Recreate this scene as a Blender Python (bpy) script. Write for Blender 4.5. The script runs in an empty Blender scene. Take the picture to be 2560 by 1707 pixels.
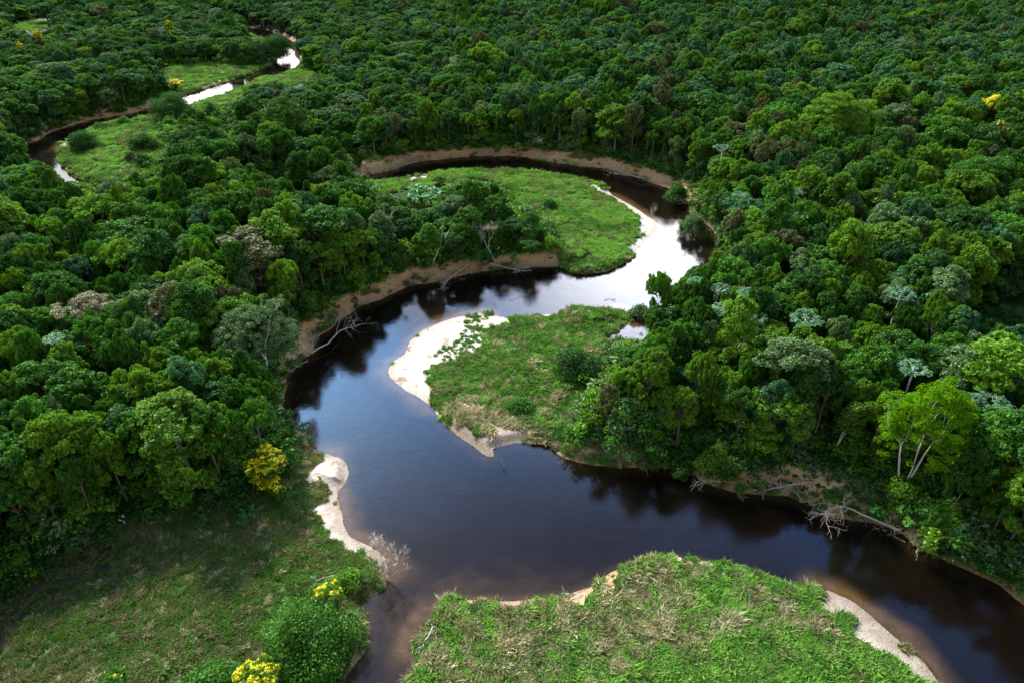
import bpy, math, random
import numpy as np
HAZE = 0.0
EXPO = 1.05
rng = np.random.default_rng(7)
random.seed(7)
SC = bpy.context.scene
COL = SC.collection
R = math.radians
# ------------------------------------------------------------------ camera
F = 1706.7; CX = 1280.0; CY = 853.5; CAMH = 90.0; PITCH = R(34)
SP, CP = math.sin(PITCH), math.cos(PITCH)
cam = bpy.data.cameras.new('camera'); cam.sensor_width = 36; cam.lens = 24
cam.clip_start = 1; cam.clip_end = 9000
camo = bpy.data.objects.new('camera', cam); COL.objects.link(camo)
camo.location = (0, 0, CAMH); camo.rotation_euler = (R(90) - PITCH, 0, 0)
SC.camera = camo

def g(px, py, z=0.0):
    """world point at height z seen at photograph pixel"""
    px = np.asarray(px, float); py = np.asarray(py, float); z = np.asarray(z, float)
    x = (px - CX) / F; y = (CY - py) / F
    dx = x; dy = CP + y * SP; dz = -SP + y * CP
    t = (CAMH - z) / (-dz)
    return np.stack([dx * t, dy * t, z + 0 * t], -1)

def proj(x, y, z):
    z = z - CAMH
    dep = y * CP - z * SP
    up = y * SP + z * CP
    return CX + F * x / dep, CY - F * up / dep, dep

# ------------------------------------------------------------------ noise
def _h(ix, iy, s):
    n = (ix.astype(np.int64) * 374761393 + iy.astype(np.int64) * 668265263 + s * 974634777) & 0x7fffffff
    n = ((n ^ (n >> 13)) * 1274126177) & 0x7fffffff
    return ((n ^ (n >> 16)) & 0xffff) / 65535.0
def vnoise(x, y, s=0):
    ix = np.floor(x); iy = np.floor(y); fx = x - ix; fy = y - iy
    fx = fx * fx * (3 - 2 * fx); fy = fy * fy * (3 - 2 * fy)
    a = _h(ix, iy, s); b = _h(ix + 1, iy, s); c = _h(ix, iy + 1, s); d = _h(ix + 1, iy + 1, s)
    return (a * (1 - fx) + b * fx) * (1 - fy) + (c * (1 - fx) + d * fx) * fy
def fbm(x, y, s=0, o=4):
    v = 0; a = .5; t = 0
    for k in range(o):
        v = v + a * vnoise(x, y, s + k); t += a; a *= .5; x = x * 2.03 + 17; y = y * 2.03 - 9
    return v / t
def sst(a, b, v):
    t = np.clip((v - a) / (b - a), 0, 1); return t * t * (3 - 2 * t)
def inpoly(px, py, poly):
    r = np.zeros(np.shape(px), bool); n = len(poly)
    for i in range(n):
        x0, y0 = poly[i][:2]; x1, y1 = poly[(i + 1) % n][:2]
        if y0 == y1: continue
        c = ((y0 > py) != (y1 > py)) & (px < (x1 - x0) * (py - y0) / (y1 - y0) + x0)
        r ^= c
    return r
def zm(region, pts, s):
    return [(region[0] + x * s, region[1] + y * s) for x, y in pts]
Z1 = lambda p: zm((0, 0), p, .3827)
Z2 = lambda p: zm((800, 300), p, .4253)
Z4 = lambda p: zm((0, 500), p, .3827)
Z5 = lambda p: zm((800, 700), p, .3827)
Z6 = lambda p: zm((1600, 600), p, .4082)
Z7 = lambda p: zm((0, 1067), p, .4082)
Z8 = lambda p: zm((900, 1067), p, .4082)
Z9 = lambda p: zm((1600, 1067), p, .4082)

# ------------------------------------------------------------------ river outline (photograph pixels traced to the water level)
# type: m = steep bare bank, s = gentle sand, n = grassy edge on the camera side, f = grassy edge on the far side
RIV = []
def chain(t, pts): RIV.extend([(x, y, t) for x, y in pts])
chain('f', [(760, 1950), (830, 1760)]); chain('f', Z7([(2130, 1500), (2240, 1370), (2255, 1250), (2240, 1140), (2225, 1085)]))
chain('f', Z8([(50, 1040), (130, 1005), (172, 935)]))
chain('s', Z7([(2370, 860), (2345, 800), (2280, 745), (2150, 672), (2112, 600), (2085, 500), (2062, 400)]))
chain('f', Z7([(2110, 340), (2135, 260), (2095, 190)])); chain('s', Z7([(2000, 165), (1900, 120), (1872, 60)]))
chain('f', Z4([(1975, 1530), (1850, 1400), (1850, 1300), (1880, 1200)]))
chain('m', Z4([(1870, 1130), (1960, 1060), (2050, 990), (2062, 905), (2200, 810)]))
chain('m', Z2([(100, 1180), (250, 1092), (360, 1060), (430, 1015), (560, 970), (700, 950), (870, 905), (980, 890), (1130, 880), (1390, 862)]))
chain('n', Z2([(1500, 890), (1680, 880), (1770, 840), (1850, 790)]))
chain('s', Z2([(1900, 730), (1980, 640), (1960, 590), (1860, 520), (1720, 440)]))
chain('f', Z2([(1690, 402), (1600, 372), (1500, 347), (1350, 322), (1200, 312), (980, 300), (850, 302), (640, 322), (480, 352), (290, 382), (220, 382)]))
chain('n', [(850, 478), (760, 492), (660, 507), (540, 522), (420, 532), (320, 537), (230, 527), (150, 500), (100, 462), (60, 425), (40, 395)])
chain('m', Z1([(110, 960), (250, 920), (340, 860), (480, 820), (620, 780), (870, 740), (1020, 690)]))
chain('f', Z1([(1200, 620), (1300, 590), (1460, 540), (1620, 490), (1740, 440), (1800, 410)]))
chain('s', Z1([(1820, 390), (1910, 372), (1935, 350), (1890, 310), (1800, 280)])); chain('f', Z1([(1650, 232), (1560, 205), (1400, 150)]))
chain('n', Z1([(1410, 120), (1600, 170), (1720, 185), (1840, 225), (1930, 280), (1962, 330), (1955, 380), (1958, 440)]))
chain('n', Z1([(1870, 470), (1830, 492), (1700, 505), (1640, 535), (1600, 562), (1440, 622), (1260, 682), (1020, 745), (870, 777), (700, 802), (610, 832), (480, 900)]))
chain('s', Z1([(405, 930), (385, 960)])); chain('f', Z1([(378, 1040), (430, 1110), (500, 1165), (620, 1200)]))
chain('f', [(299, 474), (400, 484), (520, 479), (640, 464), (746, 452), (820, 444), (880, 438)])
chain('m', Z2([(240, 332), (430, 297), (540, 255), (700, 235), (900, 214), (1180, 215), (1300, 240), (1500, 270), (1700, 292), (1900, 355), (2100, 420)]))
chain('m', Z2([(2150, 470), (2200, 570), (2280, 620), (2330, 680)])); chain('f', [(1795, 620), (1785, 665), (1760, 715), (1700, 780), (1650, 830)])
chain('s', Z5([(2150, 400), (2060, 392), (1900, 385), (1850, 385), (1950, 330), (2060, 260), (2030, 225), (1940, 192)]))
chain('n', Z5([(1850, 182), (1750, 172), (1640, 167), (1600, 190)])); chain('s', Z5([(1470, 226)])); chain('n', Z5([(1320, 232), (1240, 235)]))
chain('s', Z5([(1100, 214), (1020, 222), (900, 240), (800, 270), (690, 320), (600, 390), (545, 485), (465, 540), (443, 590), (455, 630), (490, 665), (560, 722), (640, 760), (735, 825)]))
chain('f', Z5([(780, 900), (880, 1000), (980, 1070), (1090, 1150), (1140, 1150), (1132, 1100), (1180, 1082), (1280, 1062), (1380, 1062)]))
chain('f', Z5([(1500, 1082), (1562, 1140)])); chain('m', Z5([(1660, 1180), (1800, 1210), (2060, 1222)]))
chain('f', Z9([(200, 252), (350, 300), (450, 360)])); chain('m', Z9([(600, 395), (900, 425), (1050, 480), (1150, 560), (1300, 560), (1560, 622), (1700, 750)]))
chain('f', Z9([(2050, 900), (2200, 970), (2352, 1090)])); chain('f', [(2750, 1620), (3000, 1790), (2900, 2100), (2600, 1950)])
chain('s', Z9([(1960, 1700), (1840, 1568), (1750, 1450), (1500, 1230), (1330, 1090), (1200, 1020), (1075, 982)]))
chain('n', Z9([(930, 955), (700, 865), (550, 825), (350, 790), (190, 770), (60, 772)]))
chain('n', Z8([(1640, 822), (1530, 870), (1440, 940)])); chain('n', Z8([(1300, 990), (1180, 1020), (1000, 1032), (850, 1042), (620, 1037), (560, 1005), (520, 1012), (470, 1070), (440, 1150)]))
chain('s', Z8([(400, 1200), (350, 1290), (310, 1350)])); chain('n', Z8([(350, 1400), (300, 1500), (270, 1568)])); chain('n', [(985, 1780), (950, 1950)])
BT = {'m': (3.3, 5.2), 's': (0.75, 8.0), 'n': (1.2, 1.8), 'f': (1.1, 2.2)}
zt = {'m': 0, 's': 0, 'n': .9, 'f': 0.1}
RP = np.array([g(x, y, zt[t])[:2] for x, y, t in RIV])
RH = np.array([BT[t][0] for _, _, t in RIV]); RW = np.array([BT[t][1] for _, _, t in RIV])
def subdiv(P, H, W, n=4):
    out = []; m = len(P)
    for i in range(m):
        p0, p1, p2, p3 = P[i - 1], P[i], P[(i + 1) % m], P[(i + 2) % m]
        for k in range(n):
            t = k / n
            c = .5 * (2 * p1 + (p2 - p0) * t + (2 * p0 - 5 * p1 + 4 * p2 - p3) * t * t + (3 * p1 - p0 - 3 * p2 + p3) * t ** 3)
            l = p1 * (1 - t) + p2 * t
            c = .6 * c + .4 * l
            out.append((c[0], c[1], H[i] * (1 - t) + H[(i + 1) % m] * t, W[i] * (1 - t) + W[(i + 1) % m] * t))
    return np.array(out)
RS = subdiv(RP, RH, RW, 3)
POND = [g(x, y, 0)[:2] for x, y in Z1([(1490, 850), (1545, 845), (1550, 875), (1500, 885)])]

def river_query(x, y):
    """signed distance (land > 0), bank height, bank width"""
    x = np.ravel(x); y = np.ravel(y)
    D = np.full(x.shape, 1e9); Hh = np.zeros(x.shape); Ww = np.zeros(x.shape)
    n = len(RS)
    CH = 60000
    A = RS; B = np.roll(RS, -1, 0)
    for s in range(0, len(x), CH):
        xs = x[s:s + CH]; ys = y[s:s + CH]
        d = np.full(xs.shape, 1e18); hh = np.zeros(xs.shape); ww = np.zeros(xs.shape)
        for i in range(n):
            ax, ay, ah, aw = A[i]; bx, by, bh, bw = B[i]
            vx, vy = bx - ax, by - ay; L = vx * vx + vy * vy + 1e-9
            t = np.clip(((xs - ax) * vx + (ys - ay) * vy) / L, 0, 1)
            q = (xs - ax - t * vx) ** 2 + (ys - ay - t * vy) ** 2
            m = q < d
            d = np.where(m, q, d); hh = np.where(m, ah + (bh - ah) * t, hh); ww = np.where(m, aw + (bw - aw) * t, ww)
        D[s:s + CH] = np.sqrt(d); Hh[s:s + CH] = hh; Ww[s:s + CH] = ww
    ins = inpoly(x, y, [tuple(p) for p in RS])
    return np.where(ins, -D, D), Hh, Ww

def gentle_dist(x, y):
    q = np.full(x.shape, 1e18); A = RS; B = np.roll(RS, -1, 0)
    for (ax, ay, ah, aw), (bx, by, bh, bw) in zip(A, B):
        if aw < 7.9 or bw < 7.9: continue
        vx, vy = bx - ax, by - ay; L = vx * vx + vy * vy + 1e-9
        t = np.clip(((x - ax) * vx + (y - ay) * vy) / L, 0, 1); q = np.minimum(q, (x - ax - t * vx) ** 2 + (y - ay - t * vy) ** 2)
    return np.sqrt(q)
def height(x, y, q=None):
    x = np.ravel(x).astype(float); y = np.ravel(y).astype(float)
    d, H, W = q if q is not None else river_query(x, y)
    d0 = d; d = d + (fbm(x * .22 + y * .05, y * .22 - x * .07, 3, 3) - .5) * np.where(W > 6, .9, np.clip(W * .3, .4, 1.5))
    n = fbm(x * .12, y * .12, 11, 4) - .5
    n2 = fbm(x * .9, y * .9, 21, 3) - .5
    H = H * np.where(H > 2, .72 + .56 * fbm(x * .09, y * .09, 19, 2), 1)
    land = H * sst(0, 1, d / W) + (2.0 - H) * sst(4, 30, d) + n * 1.2 * sst(2, 12, d) + n2 * (.10 * sst(.4, 2, d) + .6 * (H > 1.8) * sst(.3, 2, d) * (1 - sst(5, 9, d))) + (fbm(x * .3, y * .3, 27, 3) - .5) * 2.2 * (H > 1.8) * sst(.5, 2.5, d) * (1 - sst(4, 8, d))
    bed = -np.minimum(2.4, .02 + .42 * np.maximum(-d, 0)) + n2 * .08 * sst(0, 3, -d)
    m = (d < 0) & (d0 > -30)
    if m.any():
        gd = np.full(len(x), 1e9); gd[m] = gentle_dist(x[m], y[m]); bed = np.maximum(bed, -(.03 + .11 * gd + .012 * gd * gd))
    z = np.where(d > 0, np.maximum(land, .03), np.minimum(bed, -.03))
    return z

# open ground polygons (photograph pixels)
OPEN_A = (Z2([(200, 240), (350, 215), (500, 200), (700, 175), (1000, 155), (1300, 165), (1560, 195), (1900, 265), (2130, 345), (2260, 430), (2180, 510), (2200, 570), (2300, 640), (2310, 700), (2270, 840), (2200, 870), (2060, 915), (1940, 1010), (1930, 1090)])
  + Z5([(2160, 230), (2100, 340), (2110, 400), (1960, 400), (1930, 520), (1870, 680), (1700, 860), (1560, 960), (1540, 1050), (1750, 1060), (1950, 1045), (2050, 1085)])
  + Z9([(100, 210), (450, 275), (560, 265), (900, 180), (1250, 250), (1500, 400), (1600, 500), (1750, 560), (1700, 700), (2050, 895), (2352, 1080)])
  + [(2760, 1600), (2760, 2200), (-400, 2200), (-400, 1600)]
  + Z7([(0, 1020), (130, 900), (200, 750), (420, 720), (600, 660), (700, 560), (850, 480), (1100, 420), (1350, 440), (1500, 380), (1650, 330), (1770, 220), (1780, 60), (1720, 20)])
  + Z4([(1850, 1390), (1890, 1290), (1920, 1230), (1880, 1160), (1830, 1100), (1770, 1040), (1820, 960), (1880, 850), (2050, 760), (2100, 690), (2352, 590)])
  + Z2([(150, 1030), (330, 930), (500, 850), (640, 850), (850, 815), (1000, 790), (1350, 760), (1400, 700), (1290, 620), (1250, 530), (1110, 500), (1090, 400), (1000, 370), (850, 350), (780, 430), (700, 520), (520, 540), (500, 430), (300, 450), (290, 390), (220, 380), (215, 300)]))
OPEN_B = Z1([(150, 945), (340, 850), (620, 770), (870, 720), (1010, 680), (1060, 640), (1150, 610), (1130, 560), (1010, 480), (1060, 440), (1400, 410), (1550, 435), (1740, 425), (1800, 390), (1845, 350), (1780, 300), (1650, 270), (1635, 235), (1600, 180), (1700, 180), (1860, 240), (1950, 330), (1955, 450), (2120, 490), (2100, 520), (1900, 590), (1840, 540), (1640, 560), (1590, 640), (1470, 720), (1540, 840), (1500, 890), (1400, 830), (1440, 720), (1260, 700), (1010, 760), (1120, 860), (1130, 920), (1060, 1000), (1080, 1100), (1000, 1160), (850, 1180), (620, 1200), (450, 1180), (380, 1190), (330, 1070), (190, 1050)])
OPEN_C = [(22, 68), (76, 46), (120, 42), (122, 74), (85, 86)]
OPEN_D = [(2400, 815), (2460, 755), (2700, 725), (2700, 790), (2480, 825)]
OPEN_E = Z1([(1890, 1150), (2010, 1130), (2040, 1170), (1960, 1240), (1800, 1230)])
OPENS = [OPEN_A, OPEN_B, OPEN_C, OPEN_D, OPEN_E]
def isopen(px, py):
    r = np.zeros(np.shape(px), bool)
    for o in OPENS: r |= inpoly(px, py, o)
    return r
SANDP = [
  Z5([(1020, 205), (900, 230), (800, 255), (690, 305), (590, 380), (520, 480), (440, 530), (410, 590), (440, 670), (560, 750), (640, 800), (745, 850), (722, 740), (745, 660), (700, 620), (740, 560), (780, 520), (860, 590), (950, 585), (915, 500), (1040, 450), (1130, 405), (1060, 355), (1000, 340), (1180, 310), (1250, 245), (1130, 205)]),
  Z2([(1540, 370), (1640, 385), (1720, 430), (1860, 500), (1980, 580), (2020, 650), (1910, 750), (1820, 810), (1800, 760), (1880, 690), (1850, 560), (1780, 500), (1610, 415)]),
  Z5([(830, 930), (960, 1085), (1080, 1180), (1170, 1160), (1190, 1100), (1280, 1080), (1420, 1060), (1350, 1010), (1180, 985), (1000, 950)]),
  Z7([(1600, 350), (1850, 280), (1990, 200), (2020, 150), (1850, 100), (1880, 60), (2110, 180), (2160, 280), (2080, 400), (2110, 500), (2150, 660), (2370, 800), (2380, 900), (2200, 775), (2000, 680), (1950, 660), (1940, 570), (1820, 535), (1960, 490), (2005, 390), (1960, 310), (1650, 375)]),
  Z9([(1040, 960), (1200, 1000), (1340, 1070), (1520, 1200), (1770, 1430), (1900, 1600), (1680, 1600), (1540, 1440), (1330, 1290), (1150, 1110)]),
  Z2([(1310, 1120), (1450, 1105), (1440, 1150), (1320, 1165)]),
  Z8([(470, 1060), (440, 1190), (360, 1310), (290, 1360), (330, 1240), (400, 1160), (440, 1080)]),
  Z8([(600, 1020), (850, 1030), (1180, 1000), (1400, 960), (1400, 1005), (1180, 1050), (850, 1080), (600, 1070)]),
  Z8([(1850, 790), (2180, 830), (2352, 850), (2352, 880), (2180, 870), (1850, 825)]),
  Z1([(1800, 275), (1900, 295), (1950, 350), (1900, 385), (1820, 395), (1850, 350)]),
  Z1([(395, 920), (480, 895), (430, 970), (380, 980)]),
  Z2([(500, 335), (640, 330), (650, 350), (530, 355)]),
]
STRAWP = [
  Z5([(820, 800), (860, 930), (980, 1060), (1400, 1060), (1600, 1110), (1560, 1000), (1300, 940), (1100, 800), (950, 740)]),
  Z7([(1650, 40), (1850, 30), (1900, 230), (1700, 310), (1600, 330)]),
  Z5([(1560, 1060), (2060, 1020), (2080, 1200), (1600, 1150)]),
]
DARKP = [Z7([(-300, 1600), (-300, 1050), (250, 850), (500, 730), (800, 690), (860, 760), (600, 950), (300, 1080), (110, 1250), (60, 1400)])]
MUDP = [
  Z2([(180, 400), (180, 200), (500, 170), (1000, 120), (1560, 150), (1950, 230), (2350, 380), (2350, 700), (2250, 640), (2100, 420), (1700, 300), (1180, 220), (900, 215), (500, 265), (240, 340)]),
  Z4([(1700, 1250), (1700, 900), (1850, 780), (2300, 560), (2420, 560), (2420, 800), (2060, 1000), (1900, 1130)]),
  Z2([(-100, 1350), (-100, 1050), (300, 880), (600, 800), (1000, 770), (1400, 740), (1430, 880), (900, 920), (700, 970), (400, 1050)]),
  Z9([(-150, 260), (-150, 60), (300, 80), (900, 150), (1250, 200), (1600, 450), (1800, 540), (1750, 780), (1500, 640), (1100, 560), (900, 440), (500, 400)]),
  Z1([(80, 1000), (80, 900), (600, 740), (1000, 640), (1150, 620), (1100, 700), (600, 800), (300, 900)]),
  Z8([(1380, 940), (1640, 860), (1800, 830), (1500, 1020), (1180, 1110)]),
]
def zones(x, y, z):
    w1 = (fbm(x * .45, y * .45, 31, 3) - .5) * 5.0; w2 = (fbm(x * .45, y * .45, 41, 3) - .5) * 5.0
    px, py, dep = proj(x + w1, y + w2 * 1.4, z)
    def anyp(L):
        r = np.zeros(px.shape, bool)
        for p in L: r |= inpoly(px, py, p)
        return r
    return px, py, anyp(SANDP), anyp(STRAWP), anyp(DARKP), anyp(MUDP)

# ------------------------------------------------------------------ materials
def mat(name):
    m = bpy.data.materials.new(name); m.use_nodes = True
    nt = m.node_tree; nt.nodes.clear(); out = nt.nodes.new('ShaderNodeOutputMaterial')
    return m, nt, out
def N(nt, t, **k):
    n = nt.nodes.new(t)
    for a, b in k.items():
        if a.startswith('i_'):
            key = a[2:]; key = int(key) if key.isdigit() else key.replace('_', ' ')
            n.inputs[key].default_value = b
        else: setattr(n, a, b)
    return n
def mixc(nt, fac, a, b, bt='MIX'):
    n = nt.nodes.new('ShaderNodeMix'); n.data_type = 'RGBA'; n.blend_type = bt
    for s, v in ((0, fac), (6, a), (7, b)):
        if hasattr(v, 'links'): nt.links.new(v, n.inputs[s])
        elif isinstance(v, (int, float)): n.inputs[s].default_value = v
        else: n.inputs[s].default_value = (*v, 1)
    return n.outputs[2]
def math_(nt, op, a, b=0.0, clamp=False):
    n = nt.nodes.new('ShaderNodeMath'); n.operation = op; n.use_clamp = clamp
    for s, v in ((0, a), (1, b)):
        if hasattr(v, 'links'): nt.links.new(v, n.inputs[s])
        else: n.inputs[s].default_value = v
    return n.outputs[0]
def maprange(nt, v, a, b, c=0.0, d=1.0):
    n = nt.nodes.new('ShaderNodeMapRange'); nt.links.new(v, n.inputs[0])
    for i, q in enumerate((a, b, c, d)): n.inputs[i + 1].default_value = q
    return n.outputs[0]
def noise(nt, vec, scale, detail=3, rough=.55, dist=0.0):
    n = nt.nodes.new('ShaderNodeTexNoise'); n.inputs['Scale'].default_value = scale; n.inputs['Detail'].default_value = detail
    n.inputs['Roughness'].default_value = rough; n.inputs['Distortion'].default_value = dist
    if vec is not None: nt.links.new(vec, n.inputs['Vector'])
    return n.outputs[0]

def leaf_mat(name, col, var, rnd=.35, trans=.3, gloss=.06, hue2=None):
    """col: mid colour, var: lighter young-leaf colour"""
    m, nt, out = mat(name)
    at = N(nt, 'ShaderNodeAttribute', attribute_name='tint')
    oi = N(nt, 'ShaderNodeObjectInfo')
    c = mixc(nt, at.outputs['Fac'], col, var)
    v = maprange(nt, oi.outputs['Random'], 0, 1, 1 - rnd, 1 + rnd)
    if hue2 is not None:
        r2 = math_(nt, 'FRACT', math_(nt, 'MULTIPLY', oi.outputs['Random'], 7.31))
        c = mixc(nt, math_(nt, 'MULTIPLY', r2, .8), c, hue2)
    vv = nt.nodes.new('ShaderNodeCombineColor')
    for i in range(3): nt.links.new(v, vv.inputs[i])
    c = mixc(nt, 1.0, c, vv.outputs[0], 'MULTIPLY')
    d = N(nt, 'ShaderNodeBsdfDiffuse'); nt.links.new(c, d.inputs[0])
    t = N(nt, 'ShaderNodeBsdfTranslucent'); c2 = mixc(nt, 1.0, c, (1.35, 1.3, .5), 'MULTIPLY'); nt.links.new(c2, t.inputs[0])
    mx = N(nt, 'ShaderNodeMixShader', i_0=trans); nt.links.new(d.outputs[0], mx.inputs[1]); nt.links.new(t.outputs[0], mx.inputs[2])
    o = mx.outputs[0]
    if gloss > 0:
        gl = N(nt, 'ShaderNodeBsdfGlossy', i_Roughness=.5); gl.inputs[0].default_value = (.8, .9, .8, 1)
        m2 = N(nt, 'ShaderNodeMixShader', i_0=gloss); nt.links.new(o, m2.inputs[1]); nt.links.new(gl.outputs[0], m2.inputs[2]); o = m2.outputs[0]
    nt.links.new(o, out.inputs[0]); return m

def bark_mat(name, a, b, sc=3.0):
    m, nt, out = mat(name)
    tc = N(nt, 'ShaderNodeTexCoord')
    mp = N(nt, 'ShaderNodeMapping'); mp.inputs['Scale'].default_value = (1, 1, .25); nt.links.new(tc.outputs['Object'], mp.inputs[0])
    n = noise(nt, mp.outputs[0], sc, 4, .6)
    c = mixc(nt, maprange(nt, n, .35, .65), a, b)
    p = N(nt, 'ShaderNodeBsdfPrincipled', i_Roughness=.85); nt.links.new(c, p.inputs['Base Color'])
    bp = N(nt, 'ShaderNodeBump', i_Strength=.5, i_Distance=.05); nt.links.new(n, bp.inputs['Height']); nt.links.new(bp.outputs[0], p.inputs['Normal'])
    nt.links.new(p.outputs[0], out.inputs[0]); return m

LM = {
 'dark':  leaf_mat('leaf_dark_green', (.010, .042, .003), (.044, .150, .012), .25, .3, .015),
 'mid':   leaf_mat('leaf_mid_green', (.016, .066, .003), (.076, .220, .014), .25, .3, .015),
 'bright':leaf_mat('leaf_bright_green', (.030, .095, .003), (.145, .295, .012), .2, .35, .015),
 'blue':  leaf_mat('leaf_blue_green', (.013, .066, .016), (.075, .205, .062), .25, .25, .02),
 'olive': leaf_mat('leaf_olive_brown', (.045, .062, .014), (.130, .140, .045), .25, .25, .02),
 'pale':  leaf_mat('leaf_pale_green', (.038, .098, .022), (.130, .215, .065), .2, .25, .02),
}
LM['lime'] = leaf_mat('leaf_lime', (.045, .135, .003), (.135, .285, .008), .1, .35, .0)
LM['cecropia'] = leaf_mat('leaf_silver_green', (.026, .100, .032), (.095, .210, .080), .2, .25, .02)
LM['banana'] = leaf_mat('leaf_banana', (.03, .13, .035), (.09, .25, .075), .15, .3, .03)
LM['yellow'] = leaf_mat('blossom_yellow', (.70, .56, .004), (.86, .76, .012), .1, .25, .02)
LM['dry'] = leaf_mat('dry_twigs', (.12, .085, .05), (.22, .16, .10), .15, .15, .02)
LM['flushed'] = leaf_mat('leaf_flushed_cream', (.13, .125, .055), (.30, .27, .15), .1, .25, .04)
BM = {'grey': bark_mat('bark_grey', (.09, .08, .06), (.17, .155, .125)),
      'white': bark_mat('bark_white', (.42, .41, .36), (.66, .64, .58)),
      'brown': bark_mat('bark_brown', (.07, .05, .03), (.16, .12, .08)),
      'dead': bark_mat('bark_dead_wood', (.30, .24, .17), (.52, .44, .34)),
      'reddish': bark_mat('bark_reddish_dead', (.20, .11, .075), (.36, .23, .17))}

# ------------------------------------------------------------------ mesh helpers
def mesh_quads(name, V, mats, tint=None, mi=None):
    """V: (n,4,3)"""
    n = len(V); me = bpy.data.meshes.new(name)
    me.vertices.add(n * 4); me.vertices.foreach_set('co', np.ascontiguousarray(V, np.float32).ravel())
    me.loops.add(n * 4); me.loops.foreach_set('vertex_index', np.arange(n * 4, dtype=np.int32))
    me.polygons.add(n); me.polygons.foreach_set('loop_start', np.arange(n, dtype=np.int32) * 4)
    for m in mats: me.materials.append(m)
    if mi is not None: me.polygons.foreach_set('material_index', mi.astype(np.int32))
    me.update(calc_edges=True)
    if tint is not None:
        a = me.attributes.new('tint', 'FLOAT', 'FACE'); a.data.foreach_set('value', tint.astype(np.float32))
    return me
def unit(v): return v / (np.linalg.norm(v, axis=-1, keepdims=True) + 1e-9)
def leaves(P, Nn, size, rg, spread=.55, aspect=1.5, curl=0):
    """quads at points P with normals around Nn"""
    n = len(P)
    nn = unit(Nn + rg.normal(0, spread, (n, 3)))
    t = unit(np.cross(nn, rg.normal(0, 1, (n, 3)))); b = np.cross(nn, t)
    s = size * rg.uniform(.6, 1.35, (n, 1))
    a = t * s * aspect * .5; w = b * s * .5
    return np.stack([P - a, P - a * .1 + w, P + a, P - a * .1 - w], 1)
def clumps_to_mesh(name, C, Rr, nper, size, mats, seed, flat=.75, lower=.25, spread=.55, tintf=None):
    """C (k,3) clump centres, Rr (k,) radii: leaf quads over the outer side of each clump"""
    rg = np.random.default_rng(seed); Vs = []; T = []
    cen = C.mean(0)
    for c, r in zip(C, Rr):
        n = int(nper * r * r) + 12
        d = unit(rg.normal(0, 1, (n * 2, 3)))
        keep = (d[:, 2] > -lower + rg.normal(0, .25, n * 2))[:]
        d = d[keep][:n]
        rad = r * (.62 + .62 * rg.random((len(d), 1)) ** .8)
        P = c + d * rad * np.array([1, 1, flat])
        nrm = unit(d * np.array([1, 1, 1 / flat]) + np.array([0, 0, .5]))
        Vs.append(leaves(P, nrm, size, rg, spread))
        t = rg.uniform(0, .6) + .45 * rg.random(len(d))
        T.append(t)
    V = np.concatenate(Vs); T = np.clip(np.concatenate(T), 0, 1)
    return mesh_quads(name, V, mats, T)

def tube(verts, faces, pts, rad, sides=6):
    b = len(verts); pts = [np.array(p, float) for p in pts]; k = len(pts)
    for i, p in enumerate(pts):
        d = pts[min(i + 1, k - 1)] - pts[max(i - 1, 0)]; d = d / (np.linalg.norm(d) + 1e-9)
        u = np.cross(d, [.31, .92, .17]); u = u / (np.linalg.norm(u) + 1e-9); v = np.cross(d, u)
        for s in range(sides):
            a = 2 * math.pi * s / sides
            verts.append(tuple(p + (u * math.cos(a) + v * math.sin(a)) * rad[i]))
    for i in range(k - 1):
        for s in range(sides):
            s2 = (s + 1) % sides
            faces.append((b + i * sides + s, b + i * sides + s2, b + (i + 1) * sides + s2, b + (i + 1) * sides + s))
    faces.append(tuple(b + (k - 1) * sides + s for s in range(sides)))
def mesh_vf(name, v, f, mats, smooth=True):
    me = bpy.data.meshes.new(name); me.from_pydata([tuple(map(float, p)) for p in v], [], f)
    for m in mats: me.materials.append(m)
    if smooth: me.polygons.foreach_set('use_smooth', np.ones(len(me.polygons), bool))
    me.update(); return me
def limb(v, f, p, d, L, r, depth, rg, tips, spread=.7, up=.15, split=(2, 3), wob=.18, sides=6, shrink=.66, rmin=.02):
    n = 4; pts = [np.array(p)]; d = np.array(d, float); d /= np.linalg.norm(d); rr = [r]
    for i in range(n):
        d = d + rg.normal(0, wob, 3) + np.array([0, 0, up * .3]); d /= np.linalg.norm(d)
        pts.append(pts[-1] + d * L / n); rr.append(max(rmin, r * (1 - .42 * (i + 1) / n)))
    tube(v, f, pts, rr, sides)
    if depth <= 0: tips.append((pts[-1], d)); return
    for k in range(rg.integers(split[0], split[1] + 1)):
        q = pts[-1] if k < 2 else pts[2]
        nd = d + rg.normal(0, spread, 3) + np.array([0, 0, up]); nd /= np.linalg.norm(nd)
        limb(v, f, q, nd, L * shrink * rg.uniform(.8, 1.15), rr[-1] * .8, depth - 1, rg, tips, spread, up, split, wob, max(4, sides - 1), shrink, rmin)

# ------------------------------------------------------------------ object helpers
def link(o, parent=None):
    COL.objects.link(o)
    if parent is not None: o.parent = parent
    return o
def tag(o, label=None, cat=None, group=None, kind=None):
    if label: o['label'] = label
    if cat: o['category'] = cat
    if group: o['group'] = group
    if kind: o['kind'] = kind
    return o
def thing(name, loc, rz=0, sc=1.0, label=None, cat=None, group=None):
    o = bpy.data.objects.new(name, None); o.empty_display_size = .5
    o.location = loc; o.rotation_euler = (0, 0, rz); o.scale = (sc, sc, sc) if np.isscalar(sc) else sc
    link(o); tag(o, label, cat, group); return o
def part(name, me, parent, label=None):
    o = bpy.data.objects.new(name, me); link(o, parent)
    if label: o['label'] = label
    return o
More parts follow.
